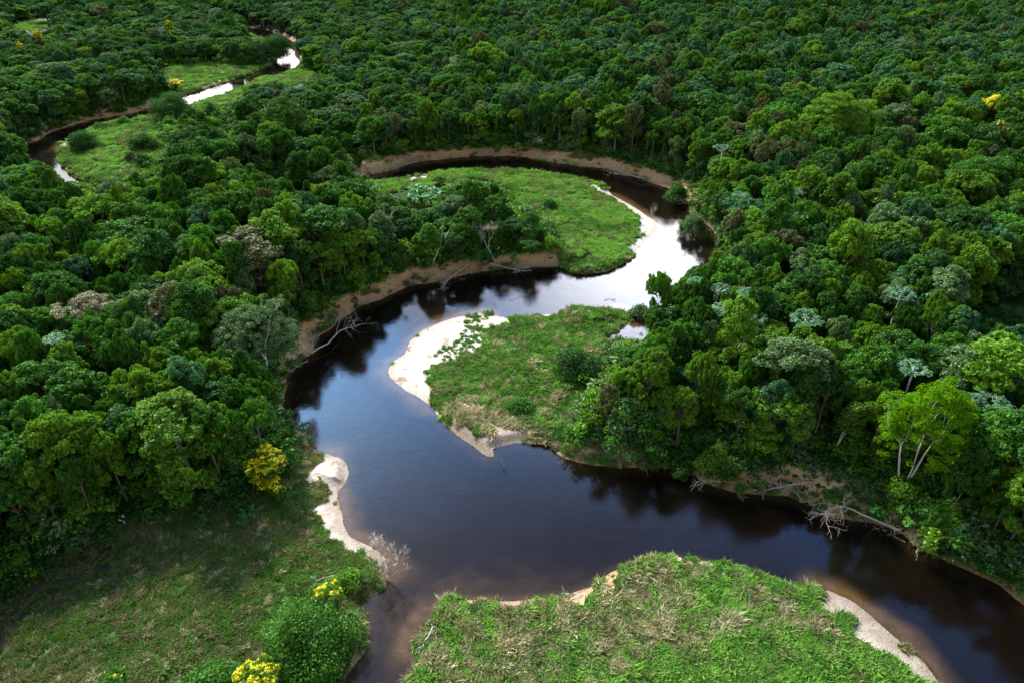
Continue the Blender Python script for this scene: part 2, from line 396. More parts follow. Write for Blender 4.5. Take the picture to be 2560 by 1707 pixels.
# ------------------------------------------------------------------ world and sun
SUN_AZ, SUN_EL = R(-36), R(43)          # azimuth from +Y, clockwise positive
w = bpy.data.worlds.new("World"); SC.world = w; w.use_nodes = True
nt = w.node_tree; nt.nodes.clear()
wo = nt.nodes.new('ShaderNodeOutputWorld'); bg = N(nt, 'ShaderNodeBackground', i_Strength=.1)
sky = N(nt, 'ShaderNodeTexSky', sky_type='NISHITA'); sky.sun_disc = False
sky.sun_elevation = SUN_EL; sky.sun_rotation = SUN_AZ; sky.altitude = 100; sky.air_density = 1.2; sky.dust_density = 1.5
tc = N(nt, 'ShaderNodeTexCoord'); sep = N(nt, 'ShaderNodeSeparateXYZ'); nt.links.new(tc.outputs['Generated'], sep.inputs[0])
zc = math_(nt, 'MAXIMUM', sep.outputs[2], .05)
uv = N(nt, 'ShaderNodeCombineXYZ'); nt.links.new(math_(nt, 'DIVIDE', sep.outputs[0], zc), uv.inputs[0]); nt.links.new(math_(nt, 'DIVIDE', sep.outputs[1], zc), uv.inputs[1])
cn = noise(nt, uv.outputs[0], 1.1, 6, .6, .3)
bias = maprange(nt, sep.outputs[2], .36, .60, .36, -.10)      # cloud bank fills the low sky
cl = maprange(nt, math_(nt, 'ADD', cn, bias), .50, .68)
def spot(az, el, k):
    v = N(nt, 'ShaderNodeVectorMath', operation='DOT_PRODUCT'); nt.links.new(tc.outputs['Generated'], v.inputs[0])
    v.inputs[1].default_value = (math.sin(R(az)) * math.cos(R(el)), math.cos(R(az)) * math.cos(R(el)), math.sin(R(el)))
    return math_(nt, 'POWER', math_(nt, 'MAXIMUM', v.outputs['Value'], 0), k)
s1 = spot(13, 25, 60); s2 = spot(-20, 14, 40)
fnt = maprange(nt, sep.outputs[1], .35, .9)
cc = mixc(nt, maprange(nt, cn, .35, .75), mixc(nt, fnt, (4.6, 4.4, 4.1), (5.5, 6.1, 7.6)), mixc(nt, fnt, (8.2, 7.9, 7.4), (11, 11.6, 13.2)))
glow = math_(nt, 'ADD', math_(nt, 'MULTIPLY', s1, 75.0), math_(nt, 'MULTIPLY', s2, 40.0))
gv = N(nt, 'ShaderNodeCombineColor')
for i, k in enumerate((1, .96, .92)): nt.links.new(math_(nt, 'MULTIPLY', glow, k), gv.inputs[i])
blue_ = mixc(nt, 1.0, sky.outputs[0], mixc(nt, maprange(nt, sep.outputs[2], .60, .76), mixc(nt, maprange(nt, sep.outputs[1], -.1, .5), (1.1, 1.1, 1.15), (1.6, 3.2, 5.4)), (.85, 1.0, 1.3)), 'MULTIPLY'); c = mixc(nt, cl, blue_, cc); c = mixc(nt, 1.0, c, gv.outputs[0], 'ADD')
nt.links.new(c, bg.inputs[0]); nt.links.new(bg.outputs[0], wo.inputs[0])
sl = bpy.data.lights.new('sun', 'SUN'); sl.energy = 3.8; sl.angle = R(7); sl.color = (1, .95, .84)
so = bpy.data.objects.new('sun', sl); COL.objects.link(so)
so.rotation_euler = (R(90) - SUN_EL, 0, math.pi - SUN_AZ)
SC.view_settings.view_transform = 'Standard'; SC.view_settings.look = 'None'; SC.view_settings.exposure = EXPO if 'EXPO' in globals() else .9
SC.cycles.max_bounces = 6; SC.cycles.diffuse_bounces = 3; SC.cycles.glossy_bounces = 2; SC.cycles.transparent_max_bounces = 8; SC.cycles.transmission_bounces = 2
SC.cycles.volume_bounces = 0; SC.cycles.use_denoising = True

# ------------------------------------------------------------------ ground
def build_ground():
    na = 1320
    rows = []
    for d in np.linspace(math.tan(R(62)), math.tan(R(7.6)), 720): rows.append(CAMH / d)
    r = np.array(rows); r = np.concatenate([[18, 28, 38], r, [750, 860, 1000, 1250, 1600, 2200, 3500, 6000, 9000]])
    r = r[(r < 40) | (r > 46)]
    a = np.concatenate([np.linspace(-76, -57, 16)[:-1], np.linspace(-57, 57, na), np.linspace(57, 76, 16)[1:]])
    a = np.tan(R(1) * a)
    Rr, A = np.meshgrid(r, a, indexing='ij')
    X = (Rr * A).ravel(); Y = Rr.ravel()
    q = river_query(X, Y)
    Zh = height(X, Y, q)
    far = np.hypot(X, Y)
    Zh = Zh + 26 * sst(700, 1300, far) * fbm(X * .004, Y * .004, 77, 3)
    nr, nc = len(r), len(a)
    me = bpy.data.meshes.new('ground')
    me.vertices.add(nr * nc); me.vertices.foreach_set('co', np.stack([X, Y, Zh], 1).astype(np.float32).ravel())
    I = np.arange(nr * nc).reshape(nr, nc)
    quads = np.stack([I[:-1, :-1], I[:-1, 1:], I[1:, 1:], I[1:, :-1]], -1).reshape(-1, 4).astype(np.int32)
    me.loops.add(quads.size); me.loops.foreach_set('vertex_index', quads.ravel())
    me.polygons.add(len(quads)); me.polygons.foreach_set('loop_start', np.arange(len(quads), dtype=np.int32) * 4)
    me.polygons.foreach_set('use_smooth', np.ones(len(quads), bool)); me.update(calc_edges=True)
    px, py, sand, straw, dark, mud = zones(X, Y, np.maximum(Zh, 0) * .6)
    op = isopen(px, py) | inpoly(px, py, OPEN_E)
    # sand shallows under the water beside the bars; banks beyond the open ground stay forest floor
    dd = q[0]
    gdist = np.full(len(X), 1e9); mm_ = (dd < 0) & (dd > -40) & (far < 700); gdist[mm_] = gentle_dist(X[mm_], Y[mm_])
    mudv = mud & (dd < 9)
    bank = (dd > 0) & (dd < 1.3 + 1.5 * vnoise(X * .3, Y * .3, 5)) & ~sand
    shallow2 = (dd <= 0) * sst(-2.2, 0, dd)
    shoal = (dd < 0) * .20 * sst(.42, .62, fbm(X * .07 + Y * .03, Y * .12, 13, 4)) * sst(1330, 1480, py) * (1 - sst(1300, 1600, px)) + (dd < 0) * .10 * sst(1350, 1500, py) * (1 - sst(1000, 1400, px))
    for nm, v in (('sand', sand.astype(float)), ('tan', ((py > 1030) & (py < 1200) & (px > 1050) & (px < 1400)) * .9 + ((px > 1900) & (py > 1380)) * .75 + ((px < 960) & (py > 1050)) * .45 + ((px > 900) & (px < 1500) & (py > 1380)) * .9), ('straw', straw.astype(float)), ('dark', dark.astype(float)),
                  ('mud', np.maximum(mudv * 1.0, bank * .8)), ('grass', (op & ~sand & ~mudv).astype(float)),
                  ('shallow', (dd < 0) * (1 - sst(.2, 5.5, gdist + 5 * (fbm(X * .1, Y * .1, 17, 3) - .5))) ** 1.5 + shallow2 * .25 + shoal), ('wet', 1 - sst(0.5, 3.4, dd + 1.6 * (fbm(X * .3, Y * .3, 8, 3) - .5)))):
        at = me.attributes.new(nm, 'FLOAT', 'POINT'); at.data.foreach_set('value', v.astype(np.float32))
    m, nt, out = mat('ground_soil')
    geo = N(nt, 'ShaderNodeNewGeometry'); P = geo.outputs['Position']
    A_ = lambda n_: N(nt, 'ShaderNodeAttribute', attribute_name=n_).outputs['Fac']
    n1 = noise(nt, P, .35, 5, .6); n2 = noise(nt, P, 2.2, 4, .65); n3 = noise(nt, P, 9.0, 3, .6)
    floor = mixc(nt, maprange(nt, n2, .3, .7), (.010, .012, .006), (.028, .030, .012))
    grass = mixc(nt, maprange(nt, n2, .3, .7), (.035, .085, .012), (.085, .15, .028))
    grass = mixc(nt, maprange(nt, n1, .52, .68), grass, (.11, .095, .045))
    mudc = mixc(nt, maprange(nt, n2, .3, .72), (.46, .26, .10), (.80, .54, .27))
    mudc = mixc(nt, maprange(nt, n1, .45, .62), mudc, (.62, .42, .20))
    mudc = mixc(nt, maprange(nt, n3, .56, .66), mudc, (.05, .032, .018))
    sandc = mixc(nt, maprange(nt, n2, .3, .7), (.55, .45, .33), (.78, .70, .58))
    sandc = mixc(nt, maprange(nt, n1, .58, .66), sandc, (.36, .26, .17))
    strawc = mixc(nt, maprange(nt, n2, .3, .7), (.30, .26, .13), (.55, .48, .28))
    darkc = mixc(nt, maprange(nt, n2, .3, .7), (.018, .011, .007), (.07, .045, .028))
    c = mixc(nt, A_('grass'), floor, grass)
    c = mixc(nt, math_(nt, 'MULTIPLY', A_('straw'), maprange(nt, n2, .35, .55)), c, strawc)
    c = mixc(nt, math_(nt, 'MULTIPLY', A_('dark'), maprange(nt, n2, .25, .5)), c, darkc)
    c = mixc(nt, math_(nt, 'MULTIPLY', A_('mud'), maprange(nt, n2, .3, .42)), c, mudc)
    sandc = mixc(nt, maprange(nt, math_(nt, 'ADD', A_('tan'), math_(nt, 'MULTIPLY', math_(nt, 'SUBTRACT', n1, .5), 1.6)), .1, .9), sandc, mixc(nt, maprange(nt, n3, .3, .7), (.30, .225, .15), (.46, .37, .27)))
    sf = A_('sand')
    c = mixc(nt, maprange(nt, math_(nt, 'ADD', sf, math_(nt, 'MULTIPLY', math_(nt, 'SUBTRACT', n2, .5), .7)), .35, .65), c, sandc)
    wetf = math_(nt, 'MULTIPLY', A_('wet'), .55)
    c = mixc(nt, wetf, c, mixc(nt, 1.0, c, (.42, .36, .30), 'MULTIPLY'))
    bed = mixc(nt, maprange(nt, n1, .35, .65), (.006, .0045, .003), (.015, .010, .006))
    bed = mixc(nt, A_('shallow'), bed, mixc(nt, maprange(nt, n1, .35, .65), (.30, .235, .145), (.50, .40, .26)))
    sepz = N(nt, 'ShaderNodeSeparateXYZ'); nt.links.new(P, sepz.inputs[0])
    c = mixc(nt, maprange(nt, sepz.outputs[2], -.10, .02), bed, c)
    p = N(nt, 'ShaderNodeBsdfPrincipled', i_Roughness=.9); nt.links.new(c, p.inputs['Base Color'])
    p.inputs['Specular IOR Level'].default_value = .2
    hsum = math_(nt, 'ADD', n2, math_(nt, 'MULTIPLY', n3, .4))
    bp = N(nt, 'ShaderNodeBump', i_Strength=.8, i_Distance=.35); nt.links.new(hsum, bp.inputs['Height']); nt.links.new(bp.outputs[0], p.inputs['Normal'])
    nt.links.new(p.outputs[0], out.inputs[0])
    me.materials.append(m)
    o = bpy.data.objects.new('ground', me); link(o); tag(o, kind='structure'); return o
build_ground()

# ------------------------------------------------------------------ water
m, nt, out = mat('river_water')
geo = N(nt, 'ShaderNodeNewGeometry'); P = geo.outputs['Position']
mp = N(nt, 'ShaderNodeMapping'); mp.inputs['Scale'].default_value = (1, 1.7, 1); mp.inputs['Rotation'].default_value = (0, 0, .5); nt.links.new(P, mp.inputs[0])
patch = maprange(nt, noise(nt, P, .05, 3, .6), .42, .62)
rip = math_(nt, 'MULTIPLY', noise(nt, mp.outputs[0], 2.6, 4, .6, .4), math_(nt, 'ADD', math_(nt, 'MULTIPLY', patch, .8), .25))
rip2 = noise(nt, mp.outputs[0], .55, 2, .5, .6)
bp = N(nt, 'ShaderNodeBump', i_Strength=.13, i_Distance=.12); nt.links.new(math_(nt, 'ADD', rip, math_(nt, 'MULTIPLY', rip2, .8)), bp.inputs['Height'])
fr = N(nt, 'ShaderNodeFresnel', i_IOR=1.48); nt.links.new(bp.outputs[0], fr.inputs['Normal'])
gl = N(nt, 'ShaderNodeBsdfGlossy'); nt.links.new(maprange(nt, noise(nt, mp.outputs[0], .12, 4, .6, .8), .35, .7, .015, .10), gl.inputs['Roughness']); nt.links.new(bp.outputs[0], gl.inputs['Normal'])
tr = N(nt, 'ShaderNodeBsdfTransparent'); tr.inputs[0].default_value = (.60, .50, .38, 1)
df = N(nt, 'ShaderNodeBsdfDiffuse'); df.inputs[0].default_value = (.007, .0055, .0045, 1)
mb = N(nt, 'ShaderNodeMixShader', i_0=.25); nt.links.new(tr.outputs[0], mb.inputs[1]); nt.links.new(df.outputs[0], mb.inputs[2])
mx = N(nt, 'ShaderNodeMixShader'); nt.links.new(math_(nt, 'MULTIPLY', fr.outputs[0], math_(nt, 'SUBTRACT', 1.0, geo.outputs['Backfacing'])), mx.inputs[0]); nt.links.new(mb.outputs[0], mx.inputs[1]); nt.links.new(gl.outputs[0], mx.inputs[2])
nt.links.new(mx.outputs[0], out.inputs[0])
v = [(-500, 15, 0), (500, 15, 0), (500, 620, 0), (-500, 620, 0)]
wm = mesh_vf('river', v, [(0, 1, 2, 3)], [m], False); wo_ = bpy.data.objects.new('river', wm); link(wo_); tag(wo_, kind='structure')

# ------------------------------------------------------------------ tree prototypes
def canopy_clumps(seed, Rc=5.0, Hc=4.2, nl=9, rl=(1.5, 2.4), skirt=.5):
    rg = np.random.default_rng(seed); C = []; Q = []
    majors = [(0, 0, Hc * .62, rl[1])]
    for i in range(nl):
        a = 2 * math.pi * (i * .382 * 1.618 + rg.uniform(-.08, .08)); q = math.sqrt((i + .8) / nl) * (Rc - rl[0])
        r = rg.uniform(*rl); z = Hc * (1 - (q / Rc) ** 2) * .62 + rg.normal(0, .45)
        majors.append((q * math.cos(a), q * math.sin(a), z, r))
    for i in range(int(nl * skirt)):
        a = rg.uniform(0, 6.28); q = Rc * rg.uniform(.55, .82)
        majors.append((q * math.cos(a), q * math.sin(a), -Hc * rg.uniform(.0, 1.15), rg.uniform(rl[0] * .7, rl[1] * .8)))
    for x, y, z, r in majors:
        for k in range(int(7 + 6.0 * r * r)):
            d = rg.normal(0, 1, 3); d[2] = abs(d[2]) * .9 - .25; d /= np.linalg.norm(d)
            C.append((x + d[0] * r * .85, y + d[1] * r * .85, z + d[2] * r * .75)); Q.append(rg.uniform(.28, .72))
    return np.array(C), np.array(Q)
SHAPES = []      # (clumps, radii, leaf size, trunk mesh data)
def trunk_vf(seed, H, Rc, r0=.28, nl=5):
    rg = np.random.default_rng(seed); v = []; f = []
    top = np.array([rg.normal(0, .5), rg.normal(0, .5), H])
    tube(v, f, [(0, 0, -.5), (top[0] * .2, top[1] * .3, H * .4), top * .85 + [0, 0, 0], top], [r0 * 1.3, r0, r0 * .75, r0 * .6], 7)
    for i in range(nl):
        a = 6.283 * i / nl + rg.uniform(-.4, .4); q = Rc * rg.uniform(.45, .75)
        s = top * rg.uniform(.75, .98)
        e = np.array([q * math.cos(a), q * math.sin(a), H + rg.uniform(1.0, 2.8)])
        mid = (s + e) / 2 + np.array([0, 0, rg.uniform(-.3, .6)])
        tube(v, f, [s, mid, e], [r0 * .5, r0 * .35, .05], 5)
    return v, f
spec = [(5.0, 4.2, 9, (1.3, 2.3), .25, 1.1), (5.2, 3.4, 12, (1.0, 1.9), .24, .9), (4.6, 5.4, 8, (1.3, 2.2), .27, 1.5),
        (5.4, 2.8, 14, (1.0, 1.6), .23, .6), (4.4, 4.8, 10, (1.0, 2.0), .25, 1.4), (5.0, 4.0, 8, (1.4, 2.5), .28, 1.1),
        (6.3, 2.2, 17, (.8, 1.25), .22, .25), (3.6, 6.6, 7, (1.0, 1.7), .24, 2.6)]
NS = len(spec)
TH = 8.6
TRUNKS = []; CROWNS = {}
for i, (rc, hc, nl, rl, ls, sk) in enumerate(spec):
    C, Q = canopy_clumps(100 + i, rc, hc, nl, rl, sk); C[:, 2] += TH + .6
    el = [1.12, .9, 1.2, .86, 1.0, 1.18, 1.1, .95][i]; C[:, 0] *= el; C[:, 1] /= el; C[:, 2] += C[:, 0] * [.05, -.12, .1, 0, .15, -.08, .04, 0][i]
    SHAPES.append((C, Q, ls))
    v, f = trunk_vf(200 + i, TH, rc); TRUNKS.append(mesh_vf('tree_trunk', v, f, [BM['grey'] if i % 2 else BM['brown']]))
    # far version: crown and trunk in one mesh
KINDS = ['dark', 'mid', 'bright', 'blue', 'olive', 'pale']
def crown_for(i, kind):
    if (i, kind) not in CROWNS:
        C, Q, ls = SHAPES[i]
        CROWNS[(i, kind)] = clumps_to_mesh('tree_crown', C, Q, 150 * (.25 / ls) ** 1.6, ls * 1.05, [LM[kind]], 300 + i * 11 + KINDS.index(kind) if kind in KINDS else 999 + i, tintf=None)
    return CROWNS[(i, kind)]
FARM = {}
def far_for(i, kind):
    if (i, kind) not in FARM:
        me = crown_for(i, kind); n = len(me.polygons)
        co = np.empty(n * 12, np.float32); me.vertices.foreach_get('co', co); V = co.reshape(n, 4, 3)
        t = np.empty(n, np.float32); me.attributes['tint'].data.foreach_get('value', t)
        tm = TRUNKS[i]; tq = np.array([[tm.vertices[k].co[:] for k in p.vertices] for p in tm.polygons if len(p.vertices) == 4])
        V2 = np.concatenate([V, tq]); mi = np.concatenate([np.zeros(n), np.ones(len(tq))])
        fm = mesh_quads('forest_tree', V2, [LM[kind], tm.materials[0]], np.concatenate([t, np.zeros(len(tq))]), mi)
        FARM[(i, kind)] = bpy.data.objects.new('forest_tree', fm)
    return FARM[(i, kind)]

def scatter(name, P, rot, scl, idx, sources, label, cat=None, kind='stuff'):
    me = bpy.data.meshes.new(name); n = len(P)
    me.vertices.add(n); me.vertices.foreach_set('co', np.asarray(P, np.float32).ravel())
    for nm, ty, v in (('irot', 'FLOAT_VECTOR', rot), ('iscl', 'FLOAT_VECTOR', scl)):
        a = me.attributes.new(nm, ty, 'POINT'); a.data.foreach_set('vector', np.asarray(v, np.float32).ravel())
    a = me.attributes.new('iidx', 'INT', 'POINT'); a.data.foreach_set('value', np.asarray(idx, np.int32))
    me.update()
    ng = bpy.data.node_groups.new(name, 'GeometryNodeTree')
    ng.interface.new_socket('Geometry', in_out='INPUT', socket_type='NodeSocketGeometry')
    ng.interface.new_socket('Geometry', in_out='OUTPUT', socket_type='NodeSocketGeometry')
    gi = ng.nodes.new('NodeGroupInput'); go = ng.nodes.new('NodeGroupOutput'); jn = ng.nodes.new('GeometryNodeJoinGeometry')
    outs = []
    for s in sources:
        oi = ng.nodes.new('GeometryNodeObjectInfo'); oi.inputs['Object'].default_value = s; oi.inputs['As Instance'].default_value = True
        outs.append(oi.outputs['Geometry'])
    for o_ in outs[::-1]: ng.links.new(o_, jn.inputs[0])
    ip = ng.nodes.new('GeometryNodeInstanceOnPoints'); ip.inputs['Pick Instance'].default_value = True
    def na(nm, dt):
        x = ng.nodes.new('GeometryNodeInputNamedAttribute'); x.data_type = dt; x.inputs['Name'].default_value = nm; return x.outputs['Attribute']
    ng.links.new(gi.outputs[0], ip.inputs['Points']); ng.links.new(jn.outputs[0], ip.inputs['Instance'])
    ng.links.new(na('iidx', 'INT'), ip.inputs['Instance Index']); ng.links.new(na('irot', 'FLOAT_VECTOR'), ip.inputs['Rotation']); ng.links.new(na('iscl', 'FLOAT_VECTOR'), ip.inputs['Scale'])
    ng.links.new(ip.outputs[0], go.inputs[0])
    o = bpy.data.objects.new(name, me); link(o); md = o.modifiers.new('scatter', 'NODES'); md.node_group = ng
    tag(o, label, cat, kind=kind); return o

# ------------------------------------------------------------------ hero plants (each its own thing)
def hz(x, y): return float(height(np.array([x]), np.array([y]))[0])
HERO = []          # (px, py, rpx, depth, x, y, rad)
LAND = []          # landmarks for labels: (x, y, phrase)
def at_crown(cx, cy, H):
    gx, gy = g(cx, cy, H + 1.6)[:2]
    return float(gx), float(gy), max(.3, hz(gx, gy))
def at_base(bx, by, zz=1.5):
    gx, gy = g(bx, by, zz)[:2]
    z = max(.1, hz(gx, gy)); gx, gy = g(bx, by, z)[:2]
    return float(gx), float(gy), z
def wpx(x, y, z, w): return w * proj(np.array(x), np.array(y), np.array(z))[2] / F      # pixel width -> metres
def hero_reg(x, y, zt, Rm, k=.75):
    px, py, d = proj(np.array(x), np.array(y), np.array(zt)); HERO.append((float(px), float(py), float(Rm * F / d * k), float(d), x, y, Rm))

def round_tree(cx, cy, wp, H, kind, label, cat='tree', name='rainforest_tree', shape=None, base=None, group=None, landmark=None, sq=1.0, blossoms=0):
    if base: x, y, z = at_base(*base)
    else: x, y, z = at_crown(cx, cy, H * .8)
    Rm = wpx(x, y, z + H * .8, wp) / 2
    i = random.randrange(6) if shape is None else shape
    rc = spec[i][0]; s = Rm / rc; sz = H / 13.0
    t = thing(name, (x, y, z - .1), random.uniform(0, 6.28), (s, s, sz * sq), label, cat, group)
    part('trunk', TRUNKS[i], t); part('crown', crown_for(i, kind), t)
    if blossoms:
        C, Q, ls = SHAPES[i]; rg = np.random.default_rng(i + 5)
        sel = (rg.random(len(C)) < blossoms)
        C2 = C[sel] + np.array([0, 0, .22]); b = clumps_to_mesh('blossoms', C2, Q[sel] * 1.08, 70, .30, [LM['yellow']], 71 + i, lower=.0)
        part('blossoms', b, t)
    hero_reg(x, y, z + H * .75, Rm)
    if landmark: LAND.append((x, y, landmark))
    return t

def shrub(cx, by, wp, hp, kind, label, cat='shrub', name='shrub', sd=0, landmark=None):
    """bush standing at pixel (cx, by), wp px wide, hp px high"""
    x, y, z = at_base(cx, by)
    W = wpx(x, y, z, wp); Hh = wpx(x, y, z, hp) / .85
    rg = np.random.default_rng(500 + sd)
    k = int(26 + 6 * min(W, 8)); C = []
    for j in range(k):
        d = unit(rg.normal(0, 1, 3)); d[2] = abs(d[2])
        q = rg.uniform(.45, .85); an = math.atan2(d[1], d[0]); lb_ = 1 + .22 * math.sin(3 * an + sd) + .14 * math.sin(5 * an + 2 * sd)
        C.append((d[0] * W * .5 * q * lb_, d[1] * W * .45 * q * lb_, Hh * (.12 + .72 * d[2] * q) * rg.uniform(.78, 1.22)))
    rr = np.full(k, max(.22, min(W, Hh * 1.6) * .16)) * rg.uniform(.7, 1.25, k)
    ls = float(np.clip(W * .045, .13, .24))
    me = clumps_to_mesh('shrub_foliage', np.array(C), rr, 2.6 / ls ** 2 * 1.6, ls, [LM[kind]], 600 + sd)
    t = thing(name, (x, y, z - .05), 0, 1, label, cat)
    v = []; f = []
    for j in range(5):
        a = 6.28 * j / 5; tube(v, f, [(0, 0, -.2), (math.cos(a) * W * .12, math.sin(a) * W * .12, Hh * .3), (math.cos(a) * W * .28, math.sin(a) * W * .28, Hh * .62)], [.09, .06, .03], 5)
    part('stems', mesh_vf('shrub_stems', v, f, [BM['brown']]), t); part('foliage', me, t)
    hero_reg(x, y, z + Hh * .5, W / 2)
    if landmark: LAND.append((x, y, landmark))
    return t

def palmate_tree(cx, cy, wp, H, label, seed, kind='cecropia', lean=0, group=None, base=None):
    x, y, z = at_base(*base) if base else at_crown(cx, cy, H)
    Rm = wpx(x, y, z + H, wp) / 2
    rg = np.random.default_rng(seed); v = []; f = []; tips = []
    zb = H - Rm * 1.0
    tr = [(0, 0, -.5), (rg.normal(0, .15), rg.normal(0, .15), zb * .5), (lean * .5, 0, zb), (lean * .8, 0, H * .93)]
    tube(v, f, tr, [.26, .2, .16, .07], 7); tips.append((np.array(tr[-1]), None))
    nb = 9
    for i in range(nb):
        a = 6.283 * i / nb * 1.618 * 1.5 + rg.uniform(-.2, .2); h0 = zb + (H * .9 - zb) * (i / nb) ** 1.2 - .3; q = Rm * rg.uniform(.65, 1.0) * (1 - .25 * i / nb)
        s = np.array([lean * .6, 0, h0]); e = s + np.array([q * math.cos(a), q * math.sin(a), Rm * rg.uniform(.25, .55)])
        mid = s + (e - s) * .55 + np.array([0, 0, -Rm * .10])
        tube(v, f, [s, mid, e], [.10, .07, .04], 5); tips.append((e, a))
        e2 = mid + np.array([Rm * .35 * math.cos(a + .9), Rm * .35 * math.sin(a + .9), Rm * .3]); tube(v, f, [mid, e2], [.05, .03], 4); tips.append((e2, a))
        e3 = mid + np.array([Rm * .3 * math.cos(a - .9), Rm * .3 * math.sin(a - .9), Rm * .32]); tube(v, f, [mid, e3], [.05, .03], 4); tips.append((e3, a))
    V = []; T = []
    for e, a in tips:
        for k in range(11):
            b = rg.uniform(0, 6.283); L = rg.uniform(.45, .85) * max(.8, Rm / 3.2); dz = rg.uniform(-.35, .25)
            d = np.array([math.cos(b), math.sin(b), dz]); wv = np.array([-math.sin(b), math.cos(b), rg.uniform(-.3, .3)]) * L * .30
            p0 = e + d * L * .15 + np.array([0, 0, rg.uniform(-.1, .2)]); p1 = e + d * L * .7; p2 = e + d * L * 1.25 + np.array([0, 0, -.12])
            V.append([p0, p1 + wv, p2, p1 - wv]); T.append(rg.uniform(.2, 1))
    t = thing('cecropia_tree', (x, y, z - .1), rg.uniform(0, 6.28), 1, label, 'tree', group)
    part('trunk', mesh_vf('pale_trunk', v, f, [BM['white']]), t); part('crown', mesh_quads('rosette_leaves', np.array(V), [LM[kind]], np.array(T)), t)
    hero_reg(x, y, z + H * .9, Rm * .9, .9)
    return t
# ---- lime coloured tree on the right bank
def limb_tree(base, top_py, wp, kind, bark, label, seed, name='spreading_tree', nst=3, depth=3, clr=(.55, .95), nper=110, ls=.22, landmark=None, flat=.5, hr=.38, r0=.26, xoff=0, force=None):
    x, y, z = at_base(*base); rg = np.random.default_rng(seed)
    H = 4.0
    if force: x, y = [float(q_) for q_ in g(base[0], base[1], 0)[:2]]; z = max(.3, hz(x, y))
    for hh in np.linspace(3, 30, 109):
        if proj(x, y, z + hh)[1] <= top_py: H = hh; break
    if force: H = force
    W = wpx(x, y, z + H * .7, wp); v = []; f = []; tips = []
    for s in range(nst):
        a = 6.283 * s / nst + .4; d = np.array([math.cos(a) * .33, math.sin(a) * .33, 1.0])
        limb(v, f, (0.15 * math.cos(a), .15 * math.sin(a), -.3), d, H * .46, r0 * (1 - .15 * s), depth, rg, tips, .42, .25, (2, 3), .10, 7, .58)
    P = np.array([t_[0] for t_ in tips]); 
    c0 = P[:, :2].mean(0); ext = np.abs(P[:, :2] - c0).max(0) + .6
    k = W / 2 / max(ext[0], .1)
    t = thing(name, (x, y, z - .1), 0, 1, label, 'tree')
    vv = np.array(v); hf = np.clip(vv[:, 2] / (H * .8), 0, 1)[:, None]
    vv[:, :2] = vv[:, :2] * (1 + (min(k, 1.8) - 1) * hf) + np.array([xoff, 0]) * hf
    P[:, :2] = P[:, :2] * (1 + (min(k, 1.8) - 1) * np.clip(P[:, 2] / (H * .8), 0, 1)[:, None]) + np.array([xoff, 0])
    zs = H / max(P[:, 2].max() + .5, 1); vv[:, 2] *= zs; P[:, 2] *= zs
    part('trunk', mesh_vf('forked_trunk', vv, f, [BM[bark]]), t)
    nex = int(36 + 9 * W); ex = []
    for j in range(nex):
        a = rg.uniform(0, 6.283); q = math.sqrt(rg.random()) * W / 2 * .92
        zz = H * (1 - hr * (q / (W / 2)) ** 2) - rg.uniform(0, H * .10)
        ex.append((q * math.cos(a) + xoff, q * math.sin(a) * .9, zz - .5))
        if q > W * .3: ex.append((q * math.cos(a) + xoff, q * math.sin(a) * .9, zz - rg.uniform(.8, H * .24)))
    C = np.concatenate([P, np.array(ex)]); Q = rg.uniform(clr[0], clr[1], len(C))
    part('crown', clumps_to_mesh('feathery_crown', C, Q, nper, ls, [LM[kind]], seed, flat=flat, lower=.1), t)
    hero_reg(x, y, z + H * .8, W / 2, .9); 
    if landmark: LAND.append((x, y, landmark))
    return t
limb_tree((2238, 1258), 962, 218, 'lime', 'white', 'tall lime green spreading tree with white forked trunks on the right river bank', 5, landmark='the lime green spreading tree', xoff=-.2, force=23.5, r0=.24, hr=.45)
limb_tree((2066, 1150), 1000, 62, 'bright', 'white', 'slender leaning pale trunked tree with small bright crown above the fallen trees', 9, name='slender_tree', nst=1, depth=2, ls=.25, xoff=2.0, r0=.2, clr=(.5, .8))
limb_tree((2102, 1168), 1092, 42, 'mid', 'grey', 'thin leaning green tree just right of the slender pale trunked tree', 12, name='slender_tree', nst=1, depth=2, ls=.22, xoff=1.5, r0=.13, clr=(.35, .6))
limb_tree((666, 945), 765, 225, 'pale', 'white', 'broad grey green feathery tree with pale trunk on the left bank', 15, nst=1, depth=3, landmark='the broad grey green tree', hr=.42)
limb_tree((278, 900), 735, 205, 'flushed', 'grey', 'cream flushed broad crowned tree in the left forest', 17, nst=2, landmark='the cream flushed tree', hr=.5)
limb_tree((960, 655), 525, 72, 'pale', 'white', 'narrow tree with pale yellow green top left of the central meadow', 19, nst=1, depth=2, clr=(.5, .9), landmark='the pale topped meadow tree')
limb_tree((1079, 664), 556, 52, 'mid', 'white', 'lone slim tree on the eroded bank below the banana plants', 21, name='slender_tree', nst=1, depth=2, ls=.24, r0=.17, clr=(.6, 1.0), nper=150)
limb_tree((2050, 425), 228, 215, 'bright', 'grey', 'huge domed bright green tree standing above the right forest', 23, nst=2, depth=3, clr=(1.0, 1.8), nper=80, ls=.30, hr=.6, landmark='the huge domed tree')
limb_tree((2405, 545), 395, 190, 'mid', 'grey', 'big smooth domed green tree near the right edge of the forest', 25, nst=2, depth=3, clr=(1.0, 1.6), nper=80, ls=.30, hr=.6, landmark='the smooth domed right tree')
limb_tree((725, 375), 240, 120, 'mid', 'white', 'broad tree with pale spreading limbs right of the far marsh', 27, nst=2, depth=3, clr=(.6, 1.1), hr=.5, landmark='the pale limbed marsh tree')
